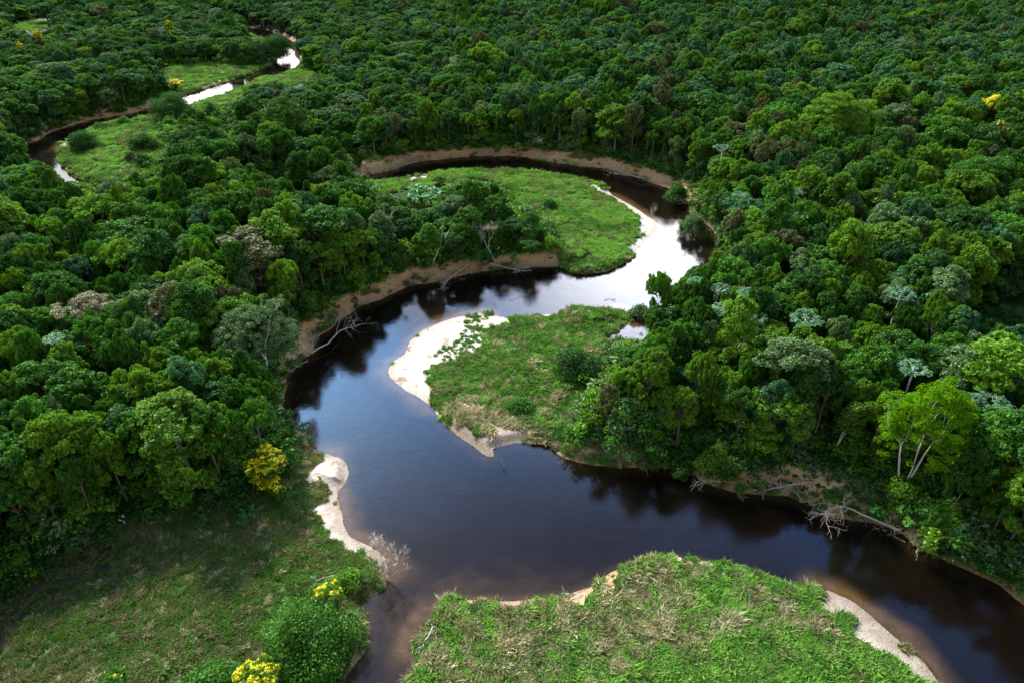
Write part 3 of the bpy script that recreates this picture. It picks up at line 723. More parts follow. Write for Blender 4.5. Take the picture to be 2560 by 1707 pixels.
# ---- flowering trees
LB = 'tree covered in yellow blossoms '
round_tree(665, 1150, 108, 7.0, 'bright', 'round ' + LB + 'beside the sandy headland on the left', shape=2, name='flowering_tree', blossoms=.45, base=(680, 1212), landmark='the round yellow flowering tree')
round_tree(829, 1472, 84, 5.4, 'bright', 'small bright green tree with few yellow blossoms beside the brown channel', shape=4, name='flowering_tree', blossoms=.16, base=(826, 1530), landmark='the sparsely blossoming tree')
round_tree(661, 1655, 112, 6.4, 'bright', 'olive green ' + LB + 'at the bottom edge', shape=1, name='flowering_tree', blossoms=.30, base=(664, 1745))
round_tree(300, 1675, 64, 3.4, 'mid', 'low bush tree dotted with faint yellow blossoms at the bottom left', shape=3, name='flowering_tree', blossoms=.05, base=(300, 1725))
round_tree(444, 215, 52, 7.5, 'olive', 'orange yellow ' + LB + 'on the far meadow bank', shape=3, name='flowering_tree', blossoms=.5, base=(446, 236), landmark='the orange yellow tree')
round_tree(2485, 266, 78, 21.5, 'blue', 'tall ' + LB + 'standing out of the right forest', shape=3, name='flowering_tree', blossoms=.8, landmark='the tall yellow right tree')
round_tree(2484, 346, 56, 20, 'pale', 'pale green tree with a few yellow blossoms on top near the right edge', shape=0, name='flowering_tree', blossoms=.1)
round_tree(98, 98, 18, 16, 'mid', 'tiny far ' + LB + 'below the small field at top left', shape=0, name='flowering_tree', blossoms=.5)
round_tree(54, 126, 16, 16, 'mid', 'tiny far ' + LB + 'closest to the top left edge', shape=1, name='flowering_tree', blossoms=.45)
round_tree(425, 76, 20, 16, 'mid', 'tiny far ' + LB + 'above the far meadow', shape=2, name='flowering_tree', blossoms=.3)
# ---- central meadow grove
GR = 'grove on the central meadow'
for k, (cx, cy, wp, H, kd, base, lb) in enumerate([
   (1165, 500, 110, 11.5, 'pale', (1150, 590), 'tall pale green tree at the top of the central meadow grove'),
   (1232, 492, 82, 11.5, 'dark', (1228, 590), 'tall dark tree on the upper right of the central meadow grove'),
   (1112, 540, 84, 9.5, 'dark', (1112, 600), 'dark tree on the upper left of the central meadow grove'),
   (1180, 555, 84, 11.0, 'mid', (1172, 618), 'mid green tree in the front of the central meadow grove'),
   (1130, 590, 70, 8.0, 'mid', (1135, 652), 'small green tree on the lower left of the central meadow grove'),
   (1290, 565, 84, 8.0, 'dark', (1290, 612), 'low dark tree on the right side of the central meadow grove'),
   (1330, 612, 60, 5.0, 'dark', (1325, 640), 'small dark tree at the lower right of the central meadow grove'),
   (1098, 458, 36, 5.0, 'dark', (1100, 480), 'small dark tree just above the banana plants'),
   (1010, 560, 74, 9.0, 'dark', (1012, 630), 'dark tree left of the lone slim bank tree'),
   (940, 585, 80, 11.0, 'mid', (942, 672), 'green tree below the pale topped narrow tree'),
   (1075, 625, 50, 4.5, 'mid', (1110, 645), 'small bank tree right of the lone slim tree')]):
    round_tree(cx, cy, wp * .9, H, kd, lb, base=base, shape=[0, 4, 2, 5, 4, 1, 3, 4, 2, 0, 5][k], group=None, landmark='the central meadow grove' if k == 0 else None)
# ---- shrubs standing on open ground
SH = [(1442, 935, 112, 78, 'dark', 'large dark round shrub on the lower river bend meadow'),
 (215, 372, 78, 44, 'dark', 'dark round shrub at the left end of the far marsh meadow'),
 (362, 372, 74, 34, 'dark', 'dark spreading shrub in the middle of the far marsh meadow'),
 (333, 400, 36, 20, 'olive', 'small brownish shrub below the spreading shrub on the far marsh meadow'),
 (361, 413, 40, 26, 'dark', 'small dark shrub right of the brownish one on the far marsh meadow'),
 (312, 312, 32, 22, 'mid', 'small green bush on the river edge of the far marsh meadow'),
 (255, 322, 48, 14, 'mid', 'low flat green bush on the upper edge of the far marsh meadow'),
 (1370, 518, 34, 22, 'dark', 'small dark shrub in the middle of the bright central meadow'),
 (1376, 622, 52, 34, 'bright', 'bright green shrub at the lower edge of the central meadow'),
 (1300, 1022, 72, 34, 'mid', 'low green shrub near the straw tip of the lower bend meadow'),
 (1600, 790, 62, 28, 'pale', 'grey green shrub standing in the flooded marsh'),
 (872, 1462, 66, 46, 'bright', 'bright green bush between the dead bare bush and the blossoming tree'),
 (780, 1640, 215, 165, 'mid', 'large rounded green shrub thicket on the left of the brown channel'),
 (540, 1735, 150, 96, 'mid', 'smooth round green bush at the bottom edge left of the yellow tree'),
 (1010, 478, 24, 14, 'mid', 'tiny bush left of the banana plants on the central meadow'),
 (1205, 646, 60, 22, 'mid', 'low green bush beside the dead bare tree'),
 (1640, 1160, 70, 62, 'mid', 'round green bush hanging over the lower right bank'),
 (1790, 1180, 110, 90, 'bright', 'bright green bush over the fallen dead trees on the right bank'),
 (1845, 1235, 26, 46, 'mid', 'small trailing green bush at the water beside the fallen twigs'),
 (1700, 1185, 60, 40, 'dark', 'dark bush at the water edge left of the fallen trees'),
 (1730, 585, 60, 60, 'pale', 'grey green bush leaning over the upper right bend'),
 (1690, 505, 60, 50, 'mid', 'green bush above the end of the eroded upper bank'),
 (2190, 1290, 70, 46, 'mid', 'green bush growing through the big curved fallen tree'),
 (2080, 1245, 60, 26, 'mid', 'low green bush under the white fallen log'),
 (440, 300, 96, 62, 'dark', 'dark leafy clump beside the far river reach'),
 (528, 300, 44, 44, 'mid', 'round green bush right of the dark clump by the far reach'),
 (700, 150, 74, 60, 'dark', 'dark bush group at the tip of the far sand bar')]
for k, (cx, by, wp, hp, kd, lb) in enumerate(SH): shrub(cx, by, wp, hp, kd, lb, sd=k, landmark='the large dark round shrub' if k == 0 else None)
# ---- pale rosette trees
CE = [(1820, 752, 76, 'left of the domed forest above the flooded marsh'), (1804, 700, 64, 'topmost of the group right of the flooded marsh'), (1878, 716, 66, 'right of the topmost one near the flooded marsh'),
 (1888, 778, 62, 'lowest of the group right of the flooded marsh'), (2016, 778, 84, 'with wide white limbs alone in the middle of the right forest'), (2261, 722, 76, 'in a dark gap left of the small right clearing'),
 (2294, 912, 84, 'directly above the lime green tree'), (2490, 1000, 100, 'right of the lime green tree'), (2542, 930, 62, 'touching the right edge of the photo'), (2424, 995, 48, 'between the lime green tree and the right edge'),
 (1809, 368, 44, 'above the eroded upper bank on the right'), (1995, 468, 44, 'uppermost of the four right of the upper bend'), (2001, 520, 56, 'with a long curved trunk right of the upper bend'), (1928, 530, 52, 'leftmost with a long white trunk right of the upper bend'),
 (1859, 468, 42, 'with hidden trunk above the upper bend'), (138, 838, 52, 'leaning in the dark left forest'), (1185, 268, 44, 'with two thin white trunks behind the upper arc bank'), (1384, 292, 24, 'with a bare thin trunk behind the upper arc bank'), (1740, 680, 44, 'behind the right shore of the bright water')]
for k, (cx, cy, wp, ph) in enumerate(CE):
    palmate_tree(cx, cy, wp, 18.5 if k not in (16, 17) else 13, 'silvery umbrella crowned tree ' + ph, 40 + k, group='silvery umbrella crowned trees', lean=(1.5 if k == 15 else .5 * (-1) ** k), base={16: (1184, 350), 17: (1385, 362)}.get(k))
# ---- banana plants
def banana(px, py, s, label, sd):
    x, y, z = at_base(px, py); rg = np.random.default_rng(sd); V = []; T = []
    for k in range(9):
        a = 6.283 * k / 9 + rg.uniform(-.3, .3); L = s * rg.uniform(1.7, 2.6); el = rg.uniform(.6, 1.3); pts = []
        p = np.array([0, 0, s * 1.0]); 
        for j in range(7):
            pts.append(p.copy()); e = el - j * .30; p = p + np.array([math.cos(a) * math.cos(e), math.sin(a) * math.cos(e), math.sin(e)]) * L / 6
        wv = np.array([-math.sin(a), math.cos(a), 0]); ws = [.03, .22, .34, .36, .30, .18, .02]
        for j in range(6):
            w0, w1 = ws[j] * s * .8, ws[j + 1] * s * .8; dz = np.array([0, 0, .12 * s])
            V.append([pts[j], pts[j + 1], pts[j + 1] + wv * w1 - dz, pts[j] + wv * w0 - dz]); V.append([pts[j + 1], pts[j], pts[j] - wv * w0 - dz, pts[j + 1] - wv * w1 - dz]); tt = rg.uniform(.2, 1); T += [tt, tt]
    t = thing('banana_plant', (x, y, z), 0, 1, label, 'banana plant', 'banana plants beside the central grove')
    v = []; f = []; tube(v, f, [(0, 0, -.2), (0, 0, s * .6), (0, 0, s * 1.05)], [.2 * s, .16 * s, .08 * s], 7)
    part('stem', mesh_vf('banana_stem', v, f, [BM['brown']]), t); part('leaves', mesh_quads('banana_leaves', np.array(V), [LM['banana']], np.array(T)), t)
    hero_reg(x, y, z + 2, 1.5)
for k, (px, py, s, lb) in enumerate([(1036, 512, 1.5, 'leftmost banana plant on the central meadow'), (1056, 516, 1.7, 'tallest banana plant in the middle of the clump'), (1078, 515, 1.5, 'banana plant third from the left in the clump'),
    (1094, 500, 1.6, 'rightmost banana plant under the small dark tree'), (1045, 488, 1.5, 'banana plant at the back of the clump'), (1068, 492, 1.4, 'small banana plant behind the tallest one'), (1022, 498, 1.1, 'little banana plant at the outer left of the clump')]): banana(px, py, s * 1.3, lb, 60 + k)
# ---- dead standing wood
def dead_tree(base, top_py, label, seed, bark='reddish', nst=1, depth=4, spread=.5, name='dead_tree', r0=.25, cat='dead tree', up=.2, twig=True):
    x, y, z = at_base(*base); rg = np.random.default_rng(seed); H = 3.0
    for hh in np.linspace(1, 22, 200):
        if proj(x, y, z + hh)[1] <= top_py: H = hh; break
    v = []; f = []; tips = []; v1 = []; f1 = []
    for s in range(nst):
        a = 6.283 * s / nst; k = 0 if nst == 1 else .45
        limb(v, f, (.1 * math.cos(a), .1 * math.sin(a), -.2), (math.cos(a) * k + .1, math.sin(a) * k, 1), H * .36, r0, depth, rg, tips, spread, up, (2, 3), .14, 6, .70, .018)
    for (p, d) in tips[:120]:
        for q in range(4):
            e = p; nd = unit(d + rg.normal(0, .6, 3)) * H * .09; tube(v, f, [e, e + nd], [.03, .015], 3)
    vv = np.array(v); zs = H / vv[:, 2].max(); vv *= [min(zs, 1.3), min(zs, 1.3), zs]
    t = bpy.data.objects.new(name, mesh_vf('dead_wood', vv, f, [BM[bark]])); t.location = (x, y, z - .1); t.rotation_euler = (0, 0, rg.uniform(0, 6)); link(t); tag(t, label, cat)
    hero_reg(x, y, z + H * .7, H * .3); 
    if twig: LAND.append((x, y, twig)) if isinstance(twig, str) else None
    return t
dead_tree((1240, 655), 552, 'leafless reddish dead tree at the river edge of the central grove', 3, 'dead', 1, 4, r0=.3, twig='the leafless dead tree')
dead_tree((968, 1450), 1362, 'leafless bush fanning out over the brown channel mouth', 4, 'dead', 6, 3, .35, 'dead_bush', .09, 'dead bush')
dead_tree((646, 440), 378, 'thin white dead tree at the dark forest edge right of the marsh', 6, 'white', 1, 3, .4, r0=.14)
# ---- fallen trees
def fallen(pts, label, seed, r=.22, bark='dead', fan=1, tw=1.0, name='fallen_tree', cat='fallen tree'):
    W = [np.array(g(px, py, zz)) for px, py, zz in pts]; rg = np.random.default_rng(seed); o0 = W[0].copy()
    W = [p_ - o0 for p_ in W]; L = np.linalg.norm(W[-1]); v = []; f = []; tips = []
    fine = []
    for i in range(len(W) - 1):
        for k in range(3): fine.append(W[i] + (W[i + 1] - W[i]) * k / 3 + rg.normal(0, .06 * r / .2, 3))
    fine.append(W[-1]); n = len(fine)
    tube(v, f, fine, [max(.03, r * (1 - .7 * i / n)) for i in range(n)], 7)
    d = unit(W[-1] - W[-2]); v1 = []; f1 = []
    for k in range(int(5 * fan)):
        p = fine[-1 - (k % max(2, n // 2))]; nd = unit(d + rg.normal(0, .55, 3) + np.array([0, 0, .25]))
        limb(v, f, p, nd, tw * L * rg.uniform(.12, .26), r * .4, 2, rg, tips, .55, .05, (2, 3), .2, 5, .7, .02)
    for k in range(6):      # torn roots
        nd = unit(-unit(W[1] - W[0]) + rg.normal(0, .8, 3)) * r * 4; tube(v, f, [W[0], W[0] + nd * .5, W[0] + nd + rg.normal(0, .1, 3)], [r * .5, r * .3, .02], 4)
    t = bpy.data.objects.new(name, mesh_vf('fallen_wood', v, f, [BM[bark]])); t.location = tuple(o0); link(t); tag(t, label, cat, 'fallen wood along the river banks')
FA = [([(782, 880, 1.0), (820, 858, 1.3), (850, 826, 1.2), (888, 815, .6)], 'pale forked fallen trunk reaching into dark water off the left bank', .2, 'dead', 1.6),
 ([(1170, 662, 1.8), (1140, 684, 1.2), (1112, 708, .3)], 'bleached fallen tree sliding down the bank below the central grove', .2, 'dead', 2.4),
 ([(1230, 660, 1.6), (1262, 668, 1.0), (1296, 676, .4)], 'thin pale fallen branches right of the bleached fallen tree', .12, 'white', 2),
 ([(948, 400, 2.0), (925, 415, 1.2), (900, 428, .4)], 'bleached fallen tree at the left end of the upper arc', .25, 'dead', 2.4),
 ([(2246, 1322, .8), (2190, 1300, 1.6), (2135, 1274, 2.4), (2098, 1262, 2.9), (2070, 1278, 1.8)], 'largest curved fallen tree arching over the water at the right', .24, 'dead', 2.2),
 ([(2206, 1192, 2.6), (2160, 1198, 2.4), (2106, 1212, 1.8)], 'thick white fallen log on the right bank', .3, 'white', .6),
 ([(2024, 1204, 2.2), (1970, 1212, 1.8), (1914, 1224, 1.0)], 'straight brown fallen trunk left of the white log', .2, 'dead', 1.6),
 ([(1848, 1202, 1.4), (1800, 1203, 1.2), (1752, 1200, .8)], 'leftmost fallen tree on the right bank with fanned twigs in the water', .16, 'dead', 3),
 ([(1905, 1222, 1.4), (1870, 1226, 1.1), (1848, 1234, .4)], 'short fallen trunk at the water just right of the fanned twigs', .15, 'reddish', 1.6),
 ([(1756, 486, 2.0), (1736, 498, 1.2), (1714, 508, .4)], 'tangle of white fallen wood at the upper right bend', .2, 'white', 2.2),
 ([(1392, 400, 1.2), (1416, 405, .8), (1442, 414, .2)], 'fallen branch under the middle of the eroded upper bank', .15, 'dead', 1.6),
 ([(1612, 446, 1.4), (1580, 440, 1.0), (1530, 434, .4)], 'long fallen tree lying in dark water below the upper right bank', .17, 'dead', 2),
 ([(768, 902, 1.2), (745, 914, .9), (722, 930, .5)], 'thin twiggy branch at the water below the left bank scree', .1, 'dead', 2),
 ([(706, 860, 2.4), (735, 861, 2.3), (760, 859, 2.2)], 'thin pole of dead wood lying level on the left bank', .12, 'dead', .6),
 ([(1030, 408, 1.4), (1005, 414, 1.0), (980, 424, .4)], 'grey fallen branch on the far side left of the upper arc', .15, 'dead', 1.8),
 ([(1082, 1568, 1.2), (1070, 1592, .9), (1054, 1616, .4)], 'short white log on the near left corner of the bottom meadow', .12, 'white', .4),
 ([(846, 1436, 1.3), (810, 1444, 1.4), (768, 1460, 1.3)], 'bleached grey log lying in grass above the small blossoming tree', .12, 'white', 1),
 ([(2290, 1245, 1.8), (2262, 1262, 1.8), (2225, 1300, 1.6)], 'thin mossy fallen branch behind the largest curved tree', .1, 'dead', 1.6),
 ([(2100, 1225, 1.8), (2160, 1235, 2.2), (2235, 1272, 1.6)], 'thin grey stem crossing behind the curved fallen tree', .09, 'dead', 1.5),
 ([(1275, 750, .1), (1292, 746, .12), (1316, 736, .15)], 'floating twig on the bright middle water', .05, 'brown', 1),
 ([(1512, 750, .1), (1524, 746, .2), (1532, 750, .1)], 'tiny dark snag on the bright water above the lower meadow', .07, 'brown', 1),
 ([(1236, 1160, .0), (1252, 1150, .15), (1262, 1172, .0)], 'thin twig in the water below the straw tip', .04, 'brown', 1),
 ([(1800, 402, 3.0), (1700, 420, 2.6), (1712, 455, 2.0)], 'pale dead stem on the top of the upper right bank', .1, 'white', 1)]
for k, (pts, lb, r, bk, fn) in enumerate(FA):
    if k == 22: continue
    fallen(pts, lb, 80 + k, r, bk, fn, name='fallen_tree' if r > .11 else 'fallen_branch', cat='fallen tree' if r > .11 else 'branch')
# ---- white birds at the dark meadow edge
def bird(px, py, k, label):
    x, y, z = at_base(px, py); V = []; f = []; v = []
    v = []; f = []
    tube(v, f, [(-.28, 0, .42), (-.15, 0, .46), (0, 0, .5), (.12, 0, .55), (.16, 0, .68), (.13, 0, .82), (.2, 0, .86)], [.02, .09, .12, .09, .035, .03, .04], 7)
    t = thing('white_bird', (x, y, z + .35), random.uniform(0, 6.28), 1, label, 'bird', 'small white birds in the grass')
    part('body', mesh_vf('bird_body', v, f, [BIRD]), t)
    v = []; f = []; tube(v, f, [(.2, 0, .86), (.34, 0, .84)], [.015, .004], 4); part('bill', mesh_vf('bird_bill', v, f, [BM['brown']]), t)
    for sy in (.04, -.04):
        v = []; f = []; tube(v, f, [(0, sy, .45), (0, sy, -.35)], [.015, .012], 4); part('leg', mesh_vf('bird_leg', v, f, [BM['brown']]), t)
BIRD, nt, out = mat('white_feathers'); p = N(nt, 'ShaderNodeBsdfPrincipled', i_Roughness=.8)
nn_ = noise(nt, N(nt, 'ShaderNodeTexCoord').outputs['Object'], 20, 2); nt.links.new(mixc(nt, nn_, (.75, .75, .75), (.9, .9, .9)), p.inputs['Base Color']); nt.links.new(p.outputs[0], out.inputs[0])
for k, (a, b) in enumerate(Z7([(800, 490), (792, 500), (812, 508), (785, 525), (815, 528), (795, 535), (772, 545), (760, 562), (765, 570), (700, 596), (770, 604), (745, 592), (1145, 428), (975, 485)])):
    bird(a, b, k, ('small white bird in the cluster at the foot of the lower left forest' if k < 12 else ('lone white bird under the forest edge, rightmost one' if k == 12 else 'lone white bird between the cluster and the rightmost bird')))

# ------------------------------------------------------------------ rainforest: positions
def gen_forest():
    P = []; rg = np.random.default_rng(11); y = 22.0
    row = 0
    while y < 1150:
        sp = 5.2 if y < 450 else 6.2; x0 = -(y * .86 + 70); xs = np.arange(x0 + (row % 2) * sp / 2, -x0, sp)
        P.append(np.stack([xs + rg.normal(0, sp * .20, len(xs)), np.full(len(xs), y) + rg.normal(0, sp * .20, len(xs))], 1)); y += sp * .87; row += 1
    P = np.concatenate(P); n = len(P)
    x, y = P.T
    q = river_query(x, y); z = height(x, y, q)
    far = np.hypot(x, y); z = z + 26 * sst(700, 1300, far) * fbm(x * .004, y * .004, 77, 3)
    ok = q[0] > 1.5
    bx, by, bd = proj(x, y, z)
    ok &= ~isopen(bx, by)
    em = rg.random(n) < .13; Rm = 2.5 + 2.6 * rg.random(n) ** 1.8 + em * rg.uniform(1.5, 3.6, n); H = 13.0 + 4.6 * fbm(x * .03, y * .03, 55, 2) * 2 - 2 + rg.normal(0, 2.0, n) + (Rm - 3.8) * .8
    H = H * np.where((bx < 1150) & (by < 470), np.where(by < 250, .64, .76), 1.0)
    done = np.zeros(n, bool); S = np.ones(n)
    for s in (1.0, .82, .66, .5, .38):
        h = H * s; r = Rm * (s ** .75); bad = np.zeros(n, bool)
        for (fx, fz) in ((0, 1.0), (-.55, .93), (.55, .93), (-.95, .72), (.95, .72), (0, .6), (-.85, .5), (.85, .5), (-.6, .3), (.6, .3)):
            px, py, dd = proj(x + fx * r, y, z + fz * h); bad |= isopen(px, py)
            if fz >= .6:
                for (hx, hy, hr, hd, wx, wy, wr) in HERO:
                    bad |= (bd < hd - 1.0) & ((px - hx) ** 2 + (py - hy) ** 2 < hr * hr)
        new = ok & ~done & ~bad; S[new] = s; done |= new
    for (hx, hy, hr, hd, wx, wy, wr) in HERO:
        done &= (x - wx) ** 2 + (y - wy) ** 2 > (wr * .6 + 1.2) ** 2
    i = np.where(done)[0]
    return x[i], y[i], z[i], (Rm * S ** .75)[i], (H * S)[i], S[i]
fx, fy, fz, fR, fH, fS = gen_forest(); NF = len(fx)
rg = np.random.default_rng(21)
cpx, cpy, cd = proj(fx, fy, fz + fH * .8)
u = rg.random(NF); nz = fbm(fx * .018, fy * .018, 91, 2)
kind = np.full(NF, 1)
wts = np.stack([.30 + .2 * (cpy < 420) * (cpx < 1100), .34 + 0 * u, .22 + .10 * (cpy > 450), .05 + .28 * (cpy < 260) + .25 * (cpy < 160) + .05 * (cpx > 1700), .03 + .07 * (cpy < 330) * (cpx > 1000) + 0 * u, .06 + .04 * (nz > .5)], 1)  # more blue-green trees far off: teal distance haze put into leaf colour
wts = np.cumsum(wts / wts.sum(1, keepdims=True), 1); kind = (u[:, None] > wts).sum(1).clip(0, 5)
shape = rg.choice(NS, NF, p=[.14, .13, .14, .12, .13, .12, .11, .11])
area = (fR / cd) ** 2; inf = (cpx > -20) & (cpx < 2580) & (cpy > -20) & (cpy < 1727)
order = np.argsort(-(area * inf)); near = order[:300]; rest = order[300:]
print('forest trees', NF, 'in frame', int(inf.sum()))
CW = {'dark': 'dark green', 'mid': 'mid green', 'bright': 'bright yellow green', 'blue': 'bluish green', 'olive': 'olive brown', 'pale': 'pale grey green'}
ORD = 'closest,second closest,third closest,fourth closest,fifth closest,sixth closest,seventh closest,eighth closest,ninth closest,tenth closest,eleventh closest,twelfth closest,thirteenth closest,fourteenth closest,fifteenth closest,sixteenth closest,seventeenth closest,eighteenth closest,nineteenth closest,twentieth closest'.split(',')
for px, py, ph in ((30, 1150, 'the left photo edge'), (450, 1200, 'the left meadow'), (20, 850, 'the left edge midway down'), (740, 950, 'the blue water'), (1560, 1010, 'the lower bend meadow'),
                   (1600, 800, 'the flooded marsh'), (2480, 1250, 'the lower right edge'), (2500, 790, 'the small grassy right clearing'), (480, 1000, 'the lower left forest middle'),
                   (1900, 900, 'the right forest centre'), (1950, 1080, 'the right bank fallen trees'), (850, 720, 'the bare left bank'), (2300, 1330, 'the curved fallen tree'), (250, 1050, 'the lower left forest interior')):
    p_ = g(px, py, 8); LAND.append((float(p_[0]), float(p_[1]), ph))
LX = np.array([l[0] for l in LAND]); LY = np.array([l[1] for l in LAND])
lm = np.argmin((fx[near][:, None] - LX) ** 2 + (fy[near][:, None] - LY) ** 2, 1)
cnt = {}
dist = np.hypot(fx[near] - LX[lm], fy[near] - LY[lm])
lab = {}
for j in np.argsort(dist):
    big = 'large' if fR[near[j]] > 5.0 else ('small' if fR[near[j]] < 3.6 else 'medium')
    key = (lm[j], kind[near[j]], big); cnt[key] = cnt.get(key, 0) + 1
    o_ = ORD[cnt[key] - 1] if cnt[key] <= 20 else 'beyond twenty others the closest'
    lab[j] = '%s %s tree, %s such tree to %s' % (big, CW[KINDS[kind[near[j]]]], o_, LAND[lm[j]][2])
def copy_tree(root, loc, rz, sc, label):
    r = root.copy(); COL.objects.link(r); r.location = loc; r.rotation_euler = (0, 0, rz); r.scale = sc; r['label'] = label
    for ch in root.children:
        c_ = ch.copy(); COL.objects.link(c_); c_.parent = r
    return r
PR = {}
for j, i in enumerate(near):
    k = (int(shape[i]), KINDS[kind[i]]); s = fR[i] / spec[k[0]][0]; loc = (float(fx[i]), float(fy[i]), float(fz[i]) - .1); rz = float(rg.uniform(0, 6.283)); sc = (s, s, fH[i] / 13.0)
    if k not in PR:
        t = thing('rainforest_tree', loc, rz, sc, lab[j], 'tree', 'rainforest trees near the camera'); part('trunk', TRUNKS[k[0]], t); part('crown', crown_for(*k), t); PR[k] = t
    else: copy_tree(PR[k], loc, rz, sc, lab[j])
# the rest of the forest as one object
src = [far_for(i, k) for i in range(NS) for k in KINDS]
i = rest
scatter('rainforest', np.stack([fx[i], fy[i], fz[i] - .1], 1), np.stack([rg.normal(0, .07, len(i)), rg.normal(0, .07, len(i)), rg.uniform(0, 6.283, len(i))], 1),
        np.stack([fR[i] / 5 * rg.uniform(.85, 1.18, len(i)), fR[i] / 5, fH[i] / 13.0], 1), shape[i] * 6 + kind[i], src, 'dense rainforest canopy covering the land on both sides of the winding river', 'forest')

# ------------------------------------------------------------------ undergrowth (forest floor bushes)
def bush_src(kd, sd):
    rg = np.random.default_rng(sd); C = rg.normal(0, .55, (16, 3)); C[:, 2] = np.abs(C[:, 2]) + .2
    return bpy.data.objects.new('undergrowth_bush', clumps_to_mesh('undergrowth_bush', C, rg.uniform(.22, .48, 16), 330, .13, [LM[kd]], sd))
us = [bush_src('dark', 1), bush_src('mid', 2), bush_src('dark', 3), bush_src('bright', 4), bush_src('pale', 5)]
n = 80000; yy = 25 + (420 - 25) * rg.random(n) ** .75; xx = (rg.random(n) * 2 - 1) * (yy * .85 + 25)
q = river_query(xx, yy); zz = height(xx, yy, q); px, py, dd = proj(xx, yy, zz)
k = (q[0] > .8) & ~isopen(px, py)
sc_ = rg.uniform(.8, 2.0, n) * (.7 + .6 * sst(0, 6, q[0])) * np.where(rg.random(n) < .22, 1.7, 1); px2, py2, _ = proj(xx, yy, zz + sc_ * 1.2); k &= ~isopen(px2, py2)
mz = zones(xx, yy, zz)
k3 = (q[0] > .6) & mz[5] & isopen(px, py) & (rg.random(n) < np.where(inpoly(px, py, [(1780, 1150), (2160, 1160), (2260, 1290), (2050, 1270), (1800, 1220)]), .55, np.where(q[0] > 3.6, .18, .05))) & ~mz[2]      # low plants on the bare banks
sc_ = np.where(k3, rg.uniform(.25, .6, n), sc_)
k |= k3
i = np.where(k)[0]; print('undergrowth', len(i))
scatter('undergrowth', np.stack([xx, yy, zz - .1], 1)[i], np.stack([0 * xx, 0 * xx, rg.uniform(0, 6.28, n)], 1)[i], np.stack([sc_, sc_, sc_ * .9], 1)[i],
        rg.integers(0, 5, n)[i], us, 'low leafy undergrowth filling the forest floor and creeping onto the banks', 'undergrowth')

# ------------------------------------------------------------------ dead twigs littering the banks
def litter(sd, bk):
    rg = np.random.default_rng(sd); v = []; f = []; tips = []
    for k in range(7):
        a = rg.uniform(0, 6.283); limb(v, f, rg.normal(0, .5, 3) * [1, 1, .15] + [0, 0, .1], (math.cos(a), math.sin(a), rg.uniform(-.05, .35)), rg.uniform(.7, 1.6), .05, 1, rg, tips, .5, .05, (2, 3), .25, 4, .7, .02)
    return bpy.data.objects.new('bank_twigs', mesh_vf('bank_twigs', v, f, [BM[bk]]))
lt = [litter(900, 'dead'), litter(901, 'brown'), litter(902, 'reddish'), litter(903, 'dead')]
n = 26000; yy = 45 + 330 * rg.random(n) ** .8; xx = (rg.random(n) * 2 - 1) * (yy * .8 + 15)
q = river_query(xx, yy); zz = height(xx, yy, q); mz = zones(xx, yy, zz)
i = np.where((q[0] > -.4) & (q[0] < 7) & mz[5] & (fbm(xx * .12, yy * .12, 5, 2) + .3 * rg.random(n) > .58))[0]; print('litter', len(i))
s = rg.uniform(.5, 1.5, n)
scatter('bank_debris', np.stack([xx, yy, zz], 1)[i], np.stack([rg.normal(0, .3, n), rg.normal(0, .3, n), rg.uniform(0, 6.28, n)], 1)[i], np.stack([s, s, s], 1)[i], rg.integers(0, 4, n)[i], lt, 'dead twigs and roots littering the bare eroded banks', 'driftwood')

# ------------------------------------------------------------------ grass
def grass_mat(name, a, b, c2):
    m, nt, out = mat(name); at = N(nt, 'ShaderNodeAttribute', attribute_name='tint'); oi = N(nt, 'ShaderNodeObjectInfo')
    c = mixc(nt, at.outputs['Fac'], a, b); c = mixc(nt, math_(nt, 'MULTIPLY', oi.outputs['Random'], .7), c, c2)
    d = N(nt, 'ShaderNodeBsdfDiffuse'); t = N(nt, 'ShaderNodeBsdfTranslucent'); nt.links.new(c, d.inputs[0]); nt.links.new(c, t.inputs[0])
    mx = N(nt, 'ShaderNodeMixShader', i_0=.3); nt.links.new(d.outputs[0], mx.inputs[1]); nt.links.new(t.outputs[0], mx.inputs[2]); nt.links.new(mx.outputs[0], out.inputs[0]); return m
GM = [grass_mat('grass_green', (.045, .15, .017), (.14, .31, .045), (.09, .18, .026)),
      grass_mat('grass_bright', (.11, .29, .025), (.26, .50, .07), (.18, .33, .05)),
      grass_mat('grass_straw', (.26, .23, .10), (.62, .55, .30), (.38, .31, .15)),
      grass_mat('grass_dark', (.05, .135, .018), (.14, .26, .04), (.12, .13, .038)),
      grass_mat('grass_dry_olive', (.10, .125, .035), (.29, .29, .11), (.15, .135, .05))]
def tuft(m, sd, nb=64, hh=.54, rad=.60, wd=.055):
    rg = np.random.default_rng(sd); V = []; T = []
    for b in range(nb):
        a = rg.uniform(0, 6.283); q = rad * math.sqrt(rg.random()); p = np.array([q * math.cos(a), q * math.sin(a), 0]); L = hh * rg.uniform(.5, 1.2)
        d = rg.normal(0, .38, 2) + np.array([.22, -.08]); w_ = rg.uniform(0, 6.283); wv = np.array([math.cos(w_), math.sin(w_), 0]) * wd * rg.uniform(.6, 1.4)
        m1 = p + np.array([d[0] * L * .45, d[1] * L * .45, L * .62]); e = p + np.array([d[0] * L * 1.25, d[1] * L * 1.25, L * .92])
        V.append([p - wv, p + wv, m1 + wv * .9, m1 - wv * .9]); V.append([m1 - wv * .9, m1 + wv * .9, e + wv * .15, e - wv * .15]); t_ = rg.random(); T += [t_, min(1, t_ + .2)]
    return bpy.data.objects.new('grass_tuft', mesh_quads('grass_tuft', np.array(V), [m], np.array(T)))
gs = [tuft(GM[i], 10 * i + j) for i in range(5) for j in range(3)]
